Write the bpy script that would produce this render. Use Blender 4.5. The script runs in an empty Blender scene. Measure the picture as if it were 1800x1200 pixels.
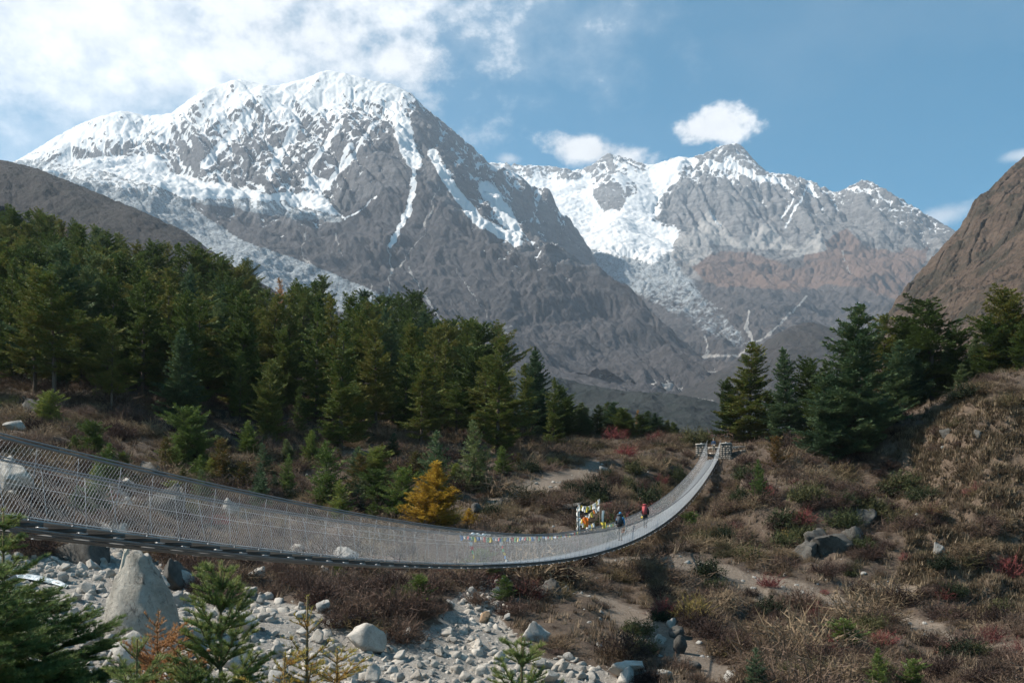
import bpy, bmesh, math, random, os
import numpy as np
from mathutils import Vector, Matrix

# ------------------------------------------------------------------ camera, sky, sun, exposure
SC = bpy.context.scene
COL = SC.collection
F = 1750.0                                   # focal length in photo pixels (1800 wide, 35 mm)
HZ = 1000.0                                  # photo row of the eye level
cam_d = bpy.data.cameras.new('camera'); cam = bpy.data.objects.new('camera', cam_d); COL.objects.link(cam)
cam.location = (0, 0, 0); cam.rotation_euler = (math.radians(90), 0, 0)
cam_d.sensor_width = 36.0; cam_d.lens = 35.0; cam_d.shift_y = (HZ-600)/1800.0
cam_d.clip_start = 0.1; cam_d.clip_end = 60000.0
SC.camera = cam

SUN_AZ, SUN_EL = 89.0, 43.0                  # degrees to the left of the view, above the horizon
w = bpy.data.worlds.new('World'); SC.world = w; w.use_nodes = True
nt = w.node_tree; nt.nodes.clear()
def N(t, **kw):
    n = nt.nodes.new(t)
    for k, v in kw.items(): setattr(n, k, v)
    return n
def LK(a, b): nt.links.new(a, b)
def M_(op, a, b=None, clamp=False):
    n = N('ShaderNodeMath', operation=op); n.use_clamp = clamp
    for i, v in enumerate((a, b)):
        if v is None: continue
        if isinstance(v, (int, float)): n.inputs[i].default_value = v
        else: LK(v, n.inputs[i])
    return n.outputs[0]
def VM(op, a, b=None, out=0):
    n = N('ShaderNodeVectorMath', operation=op)
    for i, v in enumerate((a, b)):
        if v is None: continue
        if isinstance(v, (tuple, list)): n.inputs[i].default_value = v
        else: LK(v, n.inputs[i])
    return n.outputs['Value'] if op in ('LENGTH', 'DOT_PRODUCT') else n.outputs[0]
def SS(v, lo, hi):
    n = N('ShaderNodeMapRange', interpolation_type='SMOOTHSTEP'); LK(v, n.inputs[0])
    n.inputs[1].default_value = lo; n.inputs[2].default_value = hi
    return n.outputs[0]
sky = N('ShaderNodeTexSky', sky_type='NISHITA'); sky.sun_disc = False
sky.sun_elevation = math.radians(SUN_EL); sky.sun_rotation = math.radians(-SUN_AZ)
sky.altitude = 3500; sky.air_density = 1.0; sky.dust_density = 0.6; sky.ozone_density = 2.5
tc = N('ShaderNodeTexCoord'); d = tc.outputs['Generated']
hsv = N('ShaderNodeHueSaturation'); hsv.inputs['Saturation'].default_value = 1.42; hsv.inputs['Hue'].default_value = 0.470; hsv.inputs['Value'].default_value = 1.0
LK(sky.outputs[0], hsv.inputs['Color'])
def noise(scale, detail=8, rough=0.55, vec=None, dist=0.0, off=(0, 0, 0), stretch=(1, 1, 1)):
    v = VM('MULTIPLY', vec if vec is not None else d, stretch); v = VM('ADD', v, off)
    n = N('ShaderNodeTexNoise'); LK(v, n.inputs['Vector']); n.inputs['Scale'].default_value = scale
    n.inputs['Detail'].default_value = detail; n.inputs['Roughness'].default_value = rough; n.inputs['Distortion'].default_value = dist
    return n.outputs['Fac']
nbig = noise(3.2, 9, 0.56, stretch=(1, 1, 1.9), off=(1.3, 0.2, 0.4))
nfine = noise(22, 10, 0.62, stretch=(1, 1, 1.4), off=(0.3, 2.2, 0.0))
def direc(px, py):
    v = Vector(((px-900)/F, 1, (HZ-py)/F)); v.normalize(); return v
def blob(px, py, rx, rz, soft=0.55, namp=0.9, tilt=0.0):
    """elliptic bank of cloud in the sky around one direction, edge broken by noise"""
    c = direc(px, py)
    q = VM('SUBTRACT', d, tuple(c))
    if tilt:
        r = N('ShaderNodeVectorRotate', rotation_type='Y_AXIS'); LK(q, r.inputs['Vector']); r.inputs['Angle'].default_value = tilt; q = r.outputs[0]
    q = VM('MULTIPLY', q, (1750/rx*c.y, 1750/rx*c.y, 1750/rz*c.y))
    r = VM('LENGTH', q)
    e = M_('ADD', M_('SUBTRACT', 1.0, r), M_('MULTIPLY', M_('SUBTRACT', nfine, 0.5), namp*2))
    e = M_('ADD', e, M_('MULTIPLY', M_('SUBTRACT', nbig, 0.5), namp*0.8))
    return SS(e, 0.0, soft)
big = M_('MAXIMUM', blob(150, 40, 660, 215, 1.1, 0.65), M_('MULTIPLY', blob(470, 60, 430, 175, 0.95, 1.1), 0.97))
big = M_('MAXIMUM', big, blob(700, 105, 125, 62, 0.9, 1.1, -0.15))
big = M_('MAXIMUM', big, M_('MULTIPLY', blob(40, 152, 80, 40, 1.1, 1.5), 0.75))
big = M_('MAXIMUM', big, M_('MULTIPLY', blob(120, 240, 420, 130, 1.3, 0.7), 0.50))
smalls = blob(1045, 268, 116, 30, 0.6, 1.1, -0.16)
for a in ((1252, 228, 70, 33, 0.5, 1.25, 0.05), (1660, 378, 56, 18, 0.9, 0.8, 0.2), (893, 280, 30, 12, 0.9, 0.7, 0.0), (1800, 272, 30, 10, 0.9, 0.7, 0.0)):
    smalls = M_('MAXIMUM', smalls, M_('MULTIPLY', blob(*a), 0.6 if a[2] < 60 else 1.0))
veil = M_('MULTIPLY', SS(noise(2.4, 8, 0.55, stretch=(1, 1, 2.2), off=(0, 5, 0.7)), 0.42, 0.75), 0.10)
veil2 = M_('MULTIPLY', blob(820, 60, 420, 130, 1.5, 0.9), 0.35)
alpha = M_('MAXIMUM', M_('MAXIMUM', big, smalls), M_('MAXIMUM', veil, veil2))
shade = N('ShaderNodeMapRange'); LK(M_('ADD', M_('MULTIPLY', nbig, 0.6), M_('MULTIPLY', nfine, 0.5)), shade.inputs[0])
shade.inputs[1].default_value = 0.35; shade.inputs[2].default_value = 0.72; shade.inputs[3].default_value = 5.2; shade.inputs[4].default_value = 8.0
ccol = N('ShaderNodeCombineColor'); LK(M_('MULTIPLY', shade.outputs[0], 0.985), ccol.inputs[0]); LK(shade.outputs[0], ccol.inputs[1]); LK(M_('MULTIPLY', shade.outputs[0], 1.02), ccol.inputs[2])
mixc = N('ShaderNodeMix', data_type='RGBA'); LK(alpha, mixc.inputs[0]); LK(hsv.outputs[0], mixc.inputs[6]); LK(ccol.outputs[0], mixc.inputs[7])
bg = N('ShaderNodeBackground'); bg.inputs['Strength'].default_value = 0.086
LK(mixc.outputs[2], bg.inputs[0]); wo = N('ShaderNodeOutputWorld'); LK(bg.outputs[0], wo.inputs[0])

sun_d = bpy.data.lights.new('sun', 'SUN'); sun_d.energy = 5.0; sun_d.angle = math.radians(0.53); sun_d.color = (1.0, 0.93, 0.83)
sun = bpy.data.objects.new('sun', sun_d); COL.objects.link(sun)
_a, _e = math.radians(SUN_AZ), math.radians(SUN_EL)
SUNV = Vector((-math.cos(_e)*math.sin(_a), math.cos(_e)*math.cos(_a), math.sin(_e)))
sun.rotation_euler = SUNV.to_track_quat('Z', 'Y').to_euler()
vs = SC.view_settings; vs.view_transform = 'Standard'; vs.look = 'None'; vs.exposure = 0.86; vs.gamma = 1.0; vs.use_curve_mapping = False
cy = SC.cycles; cy.max_bounces = 5; cy.diffuse_bounces = 2; cy.glossy_bounces = 2; cy.transparent_max_bounces = 8; cy.volume_bounces = 1
cy.use_denoising = True; cy.caustics_reflective = False; cy.caustics_refractive = False
SC.render.film_transparent = False

# ------------------------------------------------------------------ helpers
rng = np.random.default_rng(7)
random.seed(7)
def P(px, py, Y): return ((px-900)/F*Y, Y, (HZ-py)/F*Y)
def pix(x, Y, z): return 900+F*x/Y, HZ-F*z/Y

_perm = {}
def perlin(x, y, seed=0):
    if seed not in _perm:
        r = np.random.default_rng(seed+100); p = r.permutation(256); g = r.uniform(0, 2*np.pi, 256)
        _perm[seed] = (p, np.cos(g), np.sin(g))
    p, gx, gy = _perm[seed]
    xi = np.floor(x).astype(np.int64); yi = np.floor(y).astype(np.int64)
    fx = x-xi; fy = y-yi
    u = fx*fx*fx*(fx*(fx*6-15)+10); v = fy*fy*fy*(fy*(fy*6-15)+10)
    def g(ix, iy, dx, dy):
        h = p[(p[ix & 255]+iy) & 255]; return gx[h]*dx+gy[h]*dy
    a = g(xi, yi, fx, fy); b = g(xi+1, yi, fx-1, fy); c = g(xi, yi+1, fx, fy-1); e = g(xi+1, yi+1, fx-1, fy-1)
    return (a*(1-u)+b*u)*(1-v)+(c*(1-u)+e*u)*v*1.0
def fbm(x, y, o=5, seed=0, gain=0.5, lac=2.03):
    s = 0; a = 1.0
    for i in range(o):
        s = s+a*perlin(x, y, seed+i); x = x*lac+17.3; y = y*lac-9.1; a *= gain
    return s
def ridged(x, y, o=5, seed=0, gain=0.5, lac=2.05):
    s = 0; a = 1.0
    for i in range(o):
        s = s+a*(1-2.2*np.abs(perlin(x, y, seed+i))); x = x*lac+11.7; y = y*lac-5.3; a *= gain
    return s
def tps(pts, vals, q, smooth=1e-4):
    """thin plate spline through points (n,2) evaluated at q (m,2)"""
    pts = np.asarray(pts, float); vals = np.asarray(vals, float); n = len(pts)
    def U(r2): return 0.5*r2*np.log(np.maximum(r2, 1e-12))
    d2 = ((pts[:, None]-pts[None])**2).sum(-1)
    A = np.zeros((n+3, n+3)); A[:n, :n] = U(d2)+smooth*np.eye(n)
    A[:n, n] = 1; A[:n, n+1:] = pts; A[n, :n] = 1; A[n+1:, :n] = pts.T
    c = np.linalg.solve(A, np.concatenate([vals, np.zeros(3)]))
    out = np.zeros(len(q))
    for s in range(0, len(q), 60000):
        qq = q[s:s+60000]
        r2 = ((qq[:, 0:1]-pts[None, :, 0])**2+(qq[:, 1:2]-pts[None, :, 1])**2)
        out[s:s+60000] = U(r2)@c[:n]+c[n]+qq@c[n+1:]
    return out
def rbf(pts, vals, q, smooth=1e-6):
    """interpolation with a cone kernel: creases at the surveyed ridges, no overshoot"""
    pts = np.asarray(pts, float); vals = np.asarray(vals, float); n = len(pts)
    A = np.zeros((n+3, n+3)); A[:n, :n] = -np.sqrt(((pts[:, None]-pts[None])**2).sum(-1))+smooth*np.eye(n)
    A[:n, n] = 1; A[:n, n+1:] = pts; A[n, :n] = 1; A[n+1:, :n] = pts.T
    c = np.linalg.solve(A, np.concatenate([vals, np.zeros(3)]))
    out = np.zeros(len(q)); pts = pts.astype(np.float32); cf = c[:n].astype(np.float32)
    for s in range(0, len(q), 40000):
        qq = q[s:s+40000].astype(np.float32)
        r = np.sqrt((qq[:, 0:1]-pts[None, :, 0])**2+(qq[:, 1:2]-pts[None, :, 1])**2)
        out[s:s+40000] = -(r@cf)+c[n]+q[s:s+40000]@c[n+1:]
    return out
def dens(line, step=14.0):
    """fill a ridge line (px, py, Y) with points in between"""
    o = []
    for a, b in zip(line[:-1], line[1:]):
        k = max(1, int(math.hypot(b[0]-a[0], b[1]-a[1])/step))
        o += [tuple(a[i]+(b[i]-a[i])*j/k for i in range(3)) for j in range(k)]
    return o+[line[-1]]
def blur(a, s):
    pad = int(3*s)+1; a = np.pad(a, pad, mode='edge')
    fy = np.fft.fftfreq(a.shape[0])[:, None]; fx = np.fft.rfftfreq(a.shape[1])[None]
    b = np.fft.irfft2(np.fft.rfft2(a)*np.exp(-2*(np.pi*s)**2*(fx**2+fy**2)), s=a.shape)
    return b[pad:-pad, pad:-pad]
def erode(h, cell, iters=20, K=0.02, m=0.45, keep=14, alpha=0.35, diff=0.03):
    """stream-power erosion on a grid; the broad shape is pulled back to the start"""
    R, Cc = h.shape; n = R*Cc; base = h.copy(); b_s = blur(base, keep)
    idx = np.arange(n).reshape(R, Cc)
    for it in range(iters):
        best = np.zeros((R, Cc)); rec = idx.copy(); dist = cell.copy()
        for dy in (-1, 0, 1):
            for dx in (-1, 0, 1):
                if dy == 0 and dx == 0: continue
                L = math.hypot(dx, dy)
                hs = np.full((R, Cc), np.inf); ii = np.zeros((R, Cc), np.int64)
                y0, y1 = max(0, -dy), R-max(0, dy); x0, x1 = max(0, -dx), Cc-max(0, dx)
                hs[y0:y1, x0:x1] = h[y0+dy:y1+dy, x0+dx:x1+dx]; ii[y0:y1, x0:x1] = idx[y0+dy:y1+dy, x0+dx:x1+dx]
                s = (h-hs)/(L*cell)
                k = s > best
                best = np.where(k, s, best); rec = np.where(k, ii, rec); dist = np.where(k, L*cell, dist)
        order = np.argsort(-h, axis=None); r = rec.ravel()
        acc = [1.0]*n; rl = r.tolist()
        for i in order.tolist():
            j = rl[i]
            if j != i: acc[j] += acc[i]
        A = np.array(acc)
        Fk = (K*A**m).tolist(); hl = h.ravel().tolist()
        for i in order[::-1].tolist():
            j = rl[i]
            if j != i:
                f = Fk[i]
                hl[i] = (hl[i]+f*hl[j])/(1+f) if hl[j] < hl[i] else hl[i]
        h = np.array(hl).reshape(R, Cc)
        if diff:
            lap = np.zeros_like(h); lap[1:-1, 1:-1] = h[2:, 1:-1]+h[:-2, 1:-1]+h[1:-1, 2:]+h[1:-1, :-2]-4*h[1:-1, 1:-1]
            h = h+diff*lap
        h = h+alpha*(b_s-blur(h, keep))
    return h+(b_s-blur(h, keep))
def upsample(a, R, C):
    r = np.linspace(0, a.shape[0]-1, R); c = np.linspace(0, a.shape[1]-1, C)
    def cub(A, t):
        i = np.clip(np.floor(t).astype(int), 0, len(A)-2); f = (t-i)[:, None]
        g = lambda k: A[np.clip(i+k, 0, len(A)-1)]
        p0, p1, p2, p3 = g(-1), g(0), g(1), g(2)
        return p1+0.5*f*(p2-p0+f*(2*p0-5*p1+4*p2-p3+f*(3*(p1-p2)+p3-p0)))
    return cub(cub(a, r).T, c).T
def pdist(qx, qy, line):
    """distance of points to a polyline (2D)"""
    best = np.full(qx.shape, 1e9)
    for (ax, ay), (bx, by) in zip(line[:-1], line[1:]):
        dx, dy = bx-ax, by-ay; L = dx*dx+dy*dy
        t = np.clip(((qx-ax)*dx+(qy-ay)*dy)/max(L, 1e-9), 0, 1)
        best = np.minimum(best, np.hypot(qx-ax-t*dx, qy-ay-t*dy))
    return best
def inpoly(qx, qy, poly):
    ins = np.zeros(qx.shape, bool); n = len(poly)
    for i in range(n):
        x1, y1 = poly[i]; x2, y2 = poly[(i+1) % n]
        c = ((y1 > qy) != (y2 > qy)) & (qx < (x2-x1)*(qy-y1)/(y2-y1+1e-12)+x1)
        ins ^= c
    return ins
def sdf(qx, qy, poly):
    """signed distance, positive inside"""
    dd = pdist(qx, qy, list(poly)+[poly[0]])
    return np.where(inpoly(qx, qy, poly), dd, -dd)
def sst(v, a, b):
    t = np.clip((v-a)/(b-a), 0, 1); return t*t*(3-2*t)

def mesh_np(name, V, Fc, mat=None, smooth=False, attrs=None):
    """mesh from numpy verts and equal sized faces"""
    V = np.asarray(V, np.float32); Fc = np.asarray(Fc, np.int32)
    me = bpy.data.meshes.new(name); k = Fc.shape[1]
    me.vertices.add(len(V)); me.vertices.foreach_set('co', V.ravel())
    me.loops.add(Fc.size); me.loops.foreach_set('vertex_index', Fc.ravel())
    me.polygons.add(len(Fc)); me.polygons.foreach_set('loop_start', np.arange(0, Fc.size, k, dtype=np.int32))
    me.update(calc_edges=True)
    if smooth: me.shade_smooth()
    for an, av in (attrs or {}).items():
        at = me.attributes.new(an, 'FLOAT', 'POINT'); at.data.foreach_set('value', np.asarray(av, np.float32).ravel())
    if mat: me.materials.append(mat)
    return me
def grid_faces(R, C):
    i = np.arange(R*C).reshape(R, C)
    return np.stack([i[:-1, :-1], i[:-1, 1:], i[1:, 1:], i[1:, :-1]], -1).reshape(-1, 4)
def link(name, me, parent=None, loc=None):
    o = bpy.data.objects.new(name, me); COL.objects.link(o)
    if parent is not None: o.parent = parent
    if loc is not None: o.location = loc
    return o
def tag(o, label=None, cat=None, group=None, kind=None):
    if label: o['label'] = label
    if cat: o['category'] = cat
    if group: o['group'] = group
    if kind: o['kind'] = kind
    return o

class MN:
    """small node-tree builder"""
    def __init__(s, name, rough=0.9):
        s.m = bpy.data.materials.new(name); s.m.use_nodes = True; s.t = s.m.node_tree; s.n = s.t.nodes
        s.b = s.n['Principled BSDF']; s.b.inputs['Roughness'].default_value = rough
        s.b.inputs['Specular IOR Level'].default_value = 0.25
        s._tc = None
    def new(s, t, **kw):
        n = s.n.new(t)
        for k, v in kw.items(): setattr(n, k, v)
        return n
    def lk(s, a, b): s.t.links.new(a, b)
    def put(s, sock, v):
        if isinstance(v, (int, float)): sock.default_value = v
        elif isinstance(v, (tuple, list)): sock.default_value = tuple(v)+((1,) if len(v) == 3 and len(sock.default_value) == 4 else ())
        else: s.lk(v, sock)
    def coord(s, which='Object'):
        if s._tc is None: s._tc = s.new('ShaderNodeTexCoord')
        return s._tc.outputs[which]
    def pos(s):
        return s.new('ShaderNodeNewGeometry').outputs['Position']
    def noise(s, vec, scale, detail=6, rough=0.55, stretch=None, dist=0):
        if stretch:
            m = s.new('ShaderNodeVectorMath', operation='MULTIPLY'); s.lk(vec, m.inputs[0]); m.inputs[1].default_value = stretch; vec = m.outputs[0]
        n = s.new('ShaderNodeTexNoise'); s.lk(vec, n.inputs['Vector']); n.inputs['Scale'].default_value = scale
        n.inputs['Detail'].default_value = detail; n.inputs['Roughness'].default_value = rough; n.inputs['Distortion'].default_value = dist
        return n.outputs['Fac']
    def attr(s, name):
        return s.new('ShaderNodeAttribute', attribute_name=name).outputs['Fac']
    def rnd(s): return s.new('ShaderNodeObjectInfo').outputs['Random']
    def math(s, op, a, b=0.0, clamp=False):
        n = s.new('ShaderNodeMath', operation=op); n.use_clamp = clamp; s.put(n.inputs[0], a); s.put(n.inputs[1], b); return n.outputs[0]
    def step(s, v, lo, hi, o0=0.0, o1=1.0):
        n = s.new('ShaderNodeMapRange', interpolation_type='SMOOTHSTEP'); s.put(n.inputs[0], v)
        n.inputs[1].default_value = lo; n.inputs[2].default_value = hi; n.inputs[3].default_value = o0; n.inputs[4].default_value = o1; return n.outputs[0]
    def mix(s, f, a, b):
        n = s.new('ShaderNodeMix', data_type='RGBA'); s.put(n.inputs[0], f); s.put(n.inputs[6], a); s.put(n.inputs[7], b); return n.outputs[2]
    def ramp(s, v, stops):
        r = s.new('ShaderNodeValToRGB'); s.lk(v, r.inputs[0]); e = r.color_ramp.elements
        while len(e) < len(stops): e.new(0.5)
        for el, (p, c) in zip(e, stops): el.position = p; el.color = tuple(c)+(1,)
        return r.outputs[0]
    def bump(s, h, strength=0.5, dist=0.1):
        b = s.new('ShaderNodeBump'); b.inputs['Strength'].default_value = strength; b.inputs['Distance'].default_value = dist
        s.lk(h, b.inputs['Height']); s.lk(b.outputs[0], s.b.inputs['Normal'])
    def out(s, col, rough=None):
        s.put(s.b.inputs['Base Color'], col)
        if rough is not None: s.put(s.b.inputs['Roughness'], rough)
        return s.m

# ------------------------------------------------------------------ mountains, hills, valley
def rock_mat(name, rock=(0.120, 0.115, 0.116), low=(0.072, 0.066, 0.067), scale=1.0, veg=None):
    s = MN(name, 0.95); p = s.pos()
    n1 = s.noise(p, 0.004*scale, 8, 0.65); n2 = s.noise(p, 0.03*scale, 6, 0.65); n3 = s.noise(p, 0.11*scale, 5, 0.7)
    strata = s.noise(p, 0.02*scale, 6, 0.7, stretch=(0.35, 0.35, 1.6), dist=0.6)
    r = s.mix(s.step(strata, 0.35, 0.68), tuple(c*0.62 for c in rock), tuple(min(1, c*1.35) for c in rock))
    lo = s.mix(s.step(n2, 0.35, 0.7), tuple(c*0.7 for c in low), tuple(c*1.3 for c in low))
    if veg: lo = s.mix(s.step(n1, 0.42, 0.6), lo, veg)
    c = s.mix(s.step(s.math('ADD', s.attr('low'), s.math('MULTIPLY', s.math('SUBTRACT', n1, 0.5), 0.9)), 0.35, 0.65), r, lo)
    red = s.mix(n3, (0.125, 0.083, 0.066), (0.195, 0.130, 0.102))
    c = s.mix(s.step(s.math('ADD', s.attr('red'), s.math('MULTIPLY', s.math('SUBTRACT', n2, 0.5), 1.0)), 0.3, 0.7), c, red)
    gr = s.mix(n3, (0.27, 0.255, 0.24), (0.46, 0.435, 0.41))
    c = s.mix(s.step(s.math('ADD', s.attr('gravel'), s.math('MULTIPLY', s.math('SUBTRACT', n2, 0.5), 1.3)), 0.4, 0.75), c, gr)
    vor = s.new('ShaderNodeTexVoronoi', feature='DISTANCE_TO_EDGE'); vor.inputs['Scale'].default_value = 0.03*scale; s.lk(p, vor.inputs['Vector'])
    ice = s.mix(s.step(s.math('ADD', n3, s.math('MULTIPLY', n2, 0.6)), 0.6, 0.95), (0.13, 0.144, 0.153), (0.42, 0.45, 0.47))
    c = s.mix(s.step(s.math('ADD', s.attr('ice'), s.math('MULTIPLY', s.math('SUBTRACT', n2, 0.5), 1.3)), 0.35, 0.7), c, ice)
    sn = s.math('ADD', s.attr('snow'), s.math('MULTIPLY', s.math('SUBTRACT', n3, 0.5), 0.6))
    sn = s.math('ADD', sn, s.math('MULTIPLY', s.math('SUBTRACT', n2, 0.5), 0.55))
    sp = s.new('ShaderNodeSeparateXYZ'); s.lk(p, sp.inputs[0]); cb = s.new('ShaderNodeCombineXYZ'); s.lk(s.math('ADD', sp.outputs[0], s.math('MULTIPLY', sp.outputs[2], 0.55)), cb.inputs[0]); s.lk(s.math('MULTIPLY', sp.outputs[1], 0.4), cb.inputs[1]); s.lk(s.math('MULTIPLY', sp.outputs[2], 0.28), cb.inputs[2])
    st = s.noise(cb.outputs[0], 0.035*scale, 7, 0.72); st2 = s.noise(cb.outputs[0], 0.012*scale, 6, 0.7)
    sn = s.math('ADD', sn, s.math('MULTIPLY', s.math('SUBTRACT', st, 0.5), 1.9)); sn = s.math('ADD', sn, s.math('MULTIPLY', s.math('SUBTRACT', st2, 0.5), 0.9))
    snf = s.step(sn, -0.03, 0.08); c = s.mix(snf, c, (0.62, 0.618, 0.614))
    s.bump(s.math('MULTIPLY', s.math('ADD', s.math('ADD', s.math('MULTIPLY', n2, 1.0), s.math('MULTIPLY', st, 1.2)), s.math('MULTIPLY', n3, 0.5)), s.math('SUBTRACT', 1.0, s.math('MULTIPLY', snf, 0.8))), 1.0, 20.0/scale)
    return s.out(c)

def heightfield(name, crest, ctrl, pr, yr, dpx, mat, erode_kw=None, up=2, namp=0.0, nscale=60.0, seed=0, masks=None, back=(0.7, 1.10), floor=-35.0, rough=0.0, ribs=None, rmask=None, shape=None, smooth=None, front=0.0, soft=0.0, flat=True):
    """a real terrain sheet over (azimuth, log distance); heights from surveyed points, then eroded"""
    u0, u1 = (pr[0]-900)/F, (pr[1]-900)/F; w0, w1 = math.log(yr[0]), math.log(yr[1])
    du = dpx/F; C = int((u1-u0)/du)+1; R = int((w1-w0)/du)+1
    uu = np.linspace(u0, u1, C); ww = np.linspace(w0, w1, R); U, W = np.meshgrid(uu, ww)
    crest = sorted(crest)
    cd = dens(crest); al = cd+[q for r in (ribs or []) for q in dens(r, 18)]+ctrl
    pts = [((a-900)/F, math.log(c)) for a, b, c in al]; vals = [(HZ-b)/F for a, b, c in al]
    for a, b, c in crest:
        pts.append(((a-900)/F, math.log(c*back[1]))); vals.append((HZ-b)/F*back[0]/back[1])
    t = rbf(pts, vals, np.stack([U.ravel(), W.ravel()], -1)).reshape(R, C)
    if soft: t = blur(t, soft)
    Y = np.exp(W); X = U*Y; Z = t*Y
    cell = Y*du
    if namp:
        nx, ny = X/nscale, Y/nscale
        qx, qy = nx+0.35*fbm(nx*0.7, ny*0.7, 3, seed+70), ny+0.35*fbm(nx*0.7+9, ny*0.7, 3, seed+80)
        Z = Z+namp*(0.7*fbm(qx, qy, 6, seed, 0.55)+0.8*ridged(qx*0.8+3, qy*0.8, 6, seed+20, 0.55)-0.5)
    if shape: Z = shape(Z, X, Y, 900+F*U, HZ-F*Z/Y)
    if erode_kw: Z = erode(Z, cell, **erode_kw)
    # the skyline keeps the surveyed height
    want = np.interp(uu, [(a-900)/F for a, b, c in crest], [(HZ-b)/F for a, b, c in crest]); cpx = 900+F*uu
    wc = np.interp(uu, [(a-900)/F for a, b, c in crest], [math.log(c) for a, b, c in crest])
    for _ in range(3):
        tt = Z/Y; act = tt.max(0); wa = np.minimum(W[tt.argmax(0), np.arange(C)], wc); wa = blur(np.tile(wa, (3, 1)), 6)[1]
        dl = blur(np.tile(want-act, (3, 1)), 2.5)[1]; dl = np.clip(dl, -0.12, 0.05)*sst(cpx, crest[0][0]-40, crest[0][0])*sst(-cpx, -crest[-1][0]-40, -crest[-1][0])
        Z = Z+dl[None]*Y*sst(W, wa[None]-0.30, wa[None]-0.03)
    if smooth is not None:
        k = smooth(900+F*U, HZ-F*Z/Y); Z = Z*(1-k)+blur(Z, 4.0)*k
    R2, C2 = int(R*up), int(C*up)
    Z = upsample(Z, R2, C2)
    uu = np.linspace(u0, u1, C2); ww = np.linspace(w0, w1, R2); U, W = np.meshgrid(uu, ww); Y = np.exp(W); X = U*Y
    cell = Y*(uu[1]-uu[0]); cw = Y*(ww[1]-ww[0])
    if rough:
        k = nscale*0.13
        rk = rough if rmask is None else rough*rmask(900+F*U, HZ-F*Z/Y)
        Z = Z+rk*(ridged(X/k, Y/k, 5, seed+40, 0.6)-0.5)
    if front: Z = Z-front*Y*sst(-W, -w0-0.25, -w0)
    Z = np.maximum(Z, floor)
    gu = np.gradient(Z, axis=1)/cell; gw = np.gradient(Z, axis=0)/cw-U*gu
    nz = 1/np.sqrt(1+gu*gu+gw*gw); nx_ = -gu*nz
    conc = (blur(Z, 3.0)-Z)/cell
    px, py = 900+F*U, HZ-F*Z/Y
    at = masks(px, py, X, Y, Z, nz, nx_, conc, gu, gw) if masks else {}
    for k in ('snow', 'ice', 'low', 'red', 'gravel'):
        if k not in at: at[k] = np.full(px.shape, -1.0 if k == 'snow' else 0.0)
    me = mesh_np(name, np.stack([X, Y, Z], -1).reshape(-1, 3), grid_faces(R2, C2), mat, not flat, at)
    o = link(name, me); o['kind'] = 'structure'
    return o, (U, W, Z)

def lineval(px, pts):
    a = np.array(pts, float); return np.interp(px, a[:, 0], a[:, 1])

# --- the great snow peak
CREST = [(-120, 330, 6500), (-40, 305, 6450), (30, 283, 6400), (90, 245, 6350), (130, 222, 6300), (180, 203, 6280), (215, 194, 6250), (255, 203, 6230), (300, 200, 6200), (345, 165, 6150), (385, 148, 6130), (420, 138, 6100),
         (480, 152, 6050), (530, 140, 6000), (575, 121, 6000), (640, 136, 5950), (690, 146, 5900), (725, 165, 5800), (745, 190, 5750),
         (790, 226, 5950), (830, 260, 6050), (860, 289, 6150), (900, 300, 6300), (940, 333, 6400)]
main_c = [
    (30, 300, 5700), (-60, 320, 5600), (30, 335, 4600), (150, 262, 5850), (150, 300, 5300), (200, 348, 4600), (230, 255, 5850), (240, 300, 5400),
    (300, 255, 5750), (300, 318, 5250), (300, 368, 4500), (330, 425, 3900), (420, 215, 5650), (420, 290, 5200), (430, 342, 4950), (430, 402, 4400), (440, 475, 3600),
    (560, 200, 5550), (560, 285, 5080), (560, 350, 4800), (570, 378, 4600), (580, 445, 4100), (600, 530, 3350),
    (650, 205, 5520), (640, 290, 4980), (635, 370, 4520), (650, 445, 4050), (660, 525, 3500), (690, 600, 3000),
    (735, 255, 5200), (745, 335, 4700), (760, 420, 4230), (790, 500, 3750), (830, 580, 3250), (880, 655, 2850),
    (800, 300, 5350), (850, 385, 4950), (830, 400, 4700), (870, 335, 5900), (925, 385, 5950), (900, 417, 5100), (960, 466, 4650), (1050, 512, 4200), (1130, 572, 3800), (1200, 645, 3400),
    (900, 480, 4250), (1000, 570, 3500), (1080, 640, 3050),
    (1010, 560, 5300), (1080, 600, 5000), (1160, 660, 4500), (1260, 730, 3900), (980, 480, 6000), (1010, 450, 6800), (1100, 560, 6200),
    (640, 660, 2600), (800, 700, 2500), (950, 712, 2600), (1080, 705, 2750), (1200, 715, 2900), (450, 600, 2700), (250, 520, 3000), (50, 430, 3400), (-100, 380, 3800), (1250, 780, 2500)]
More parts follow.
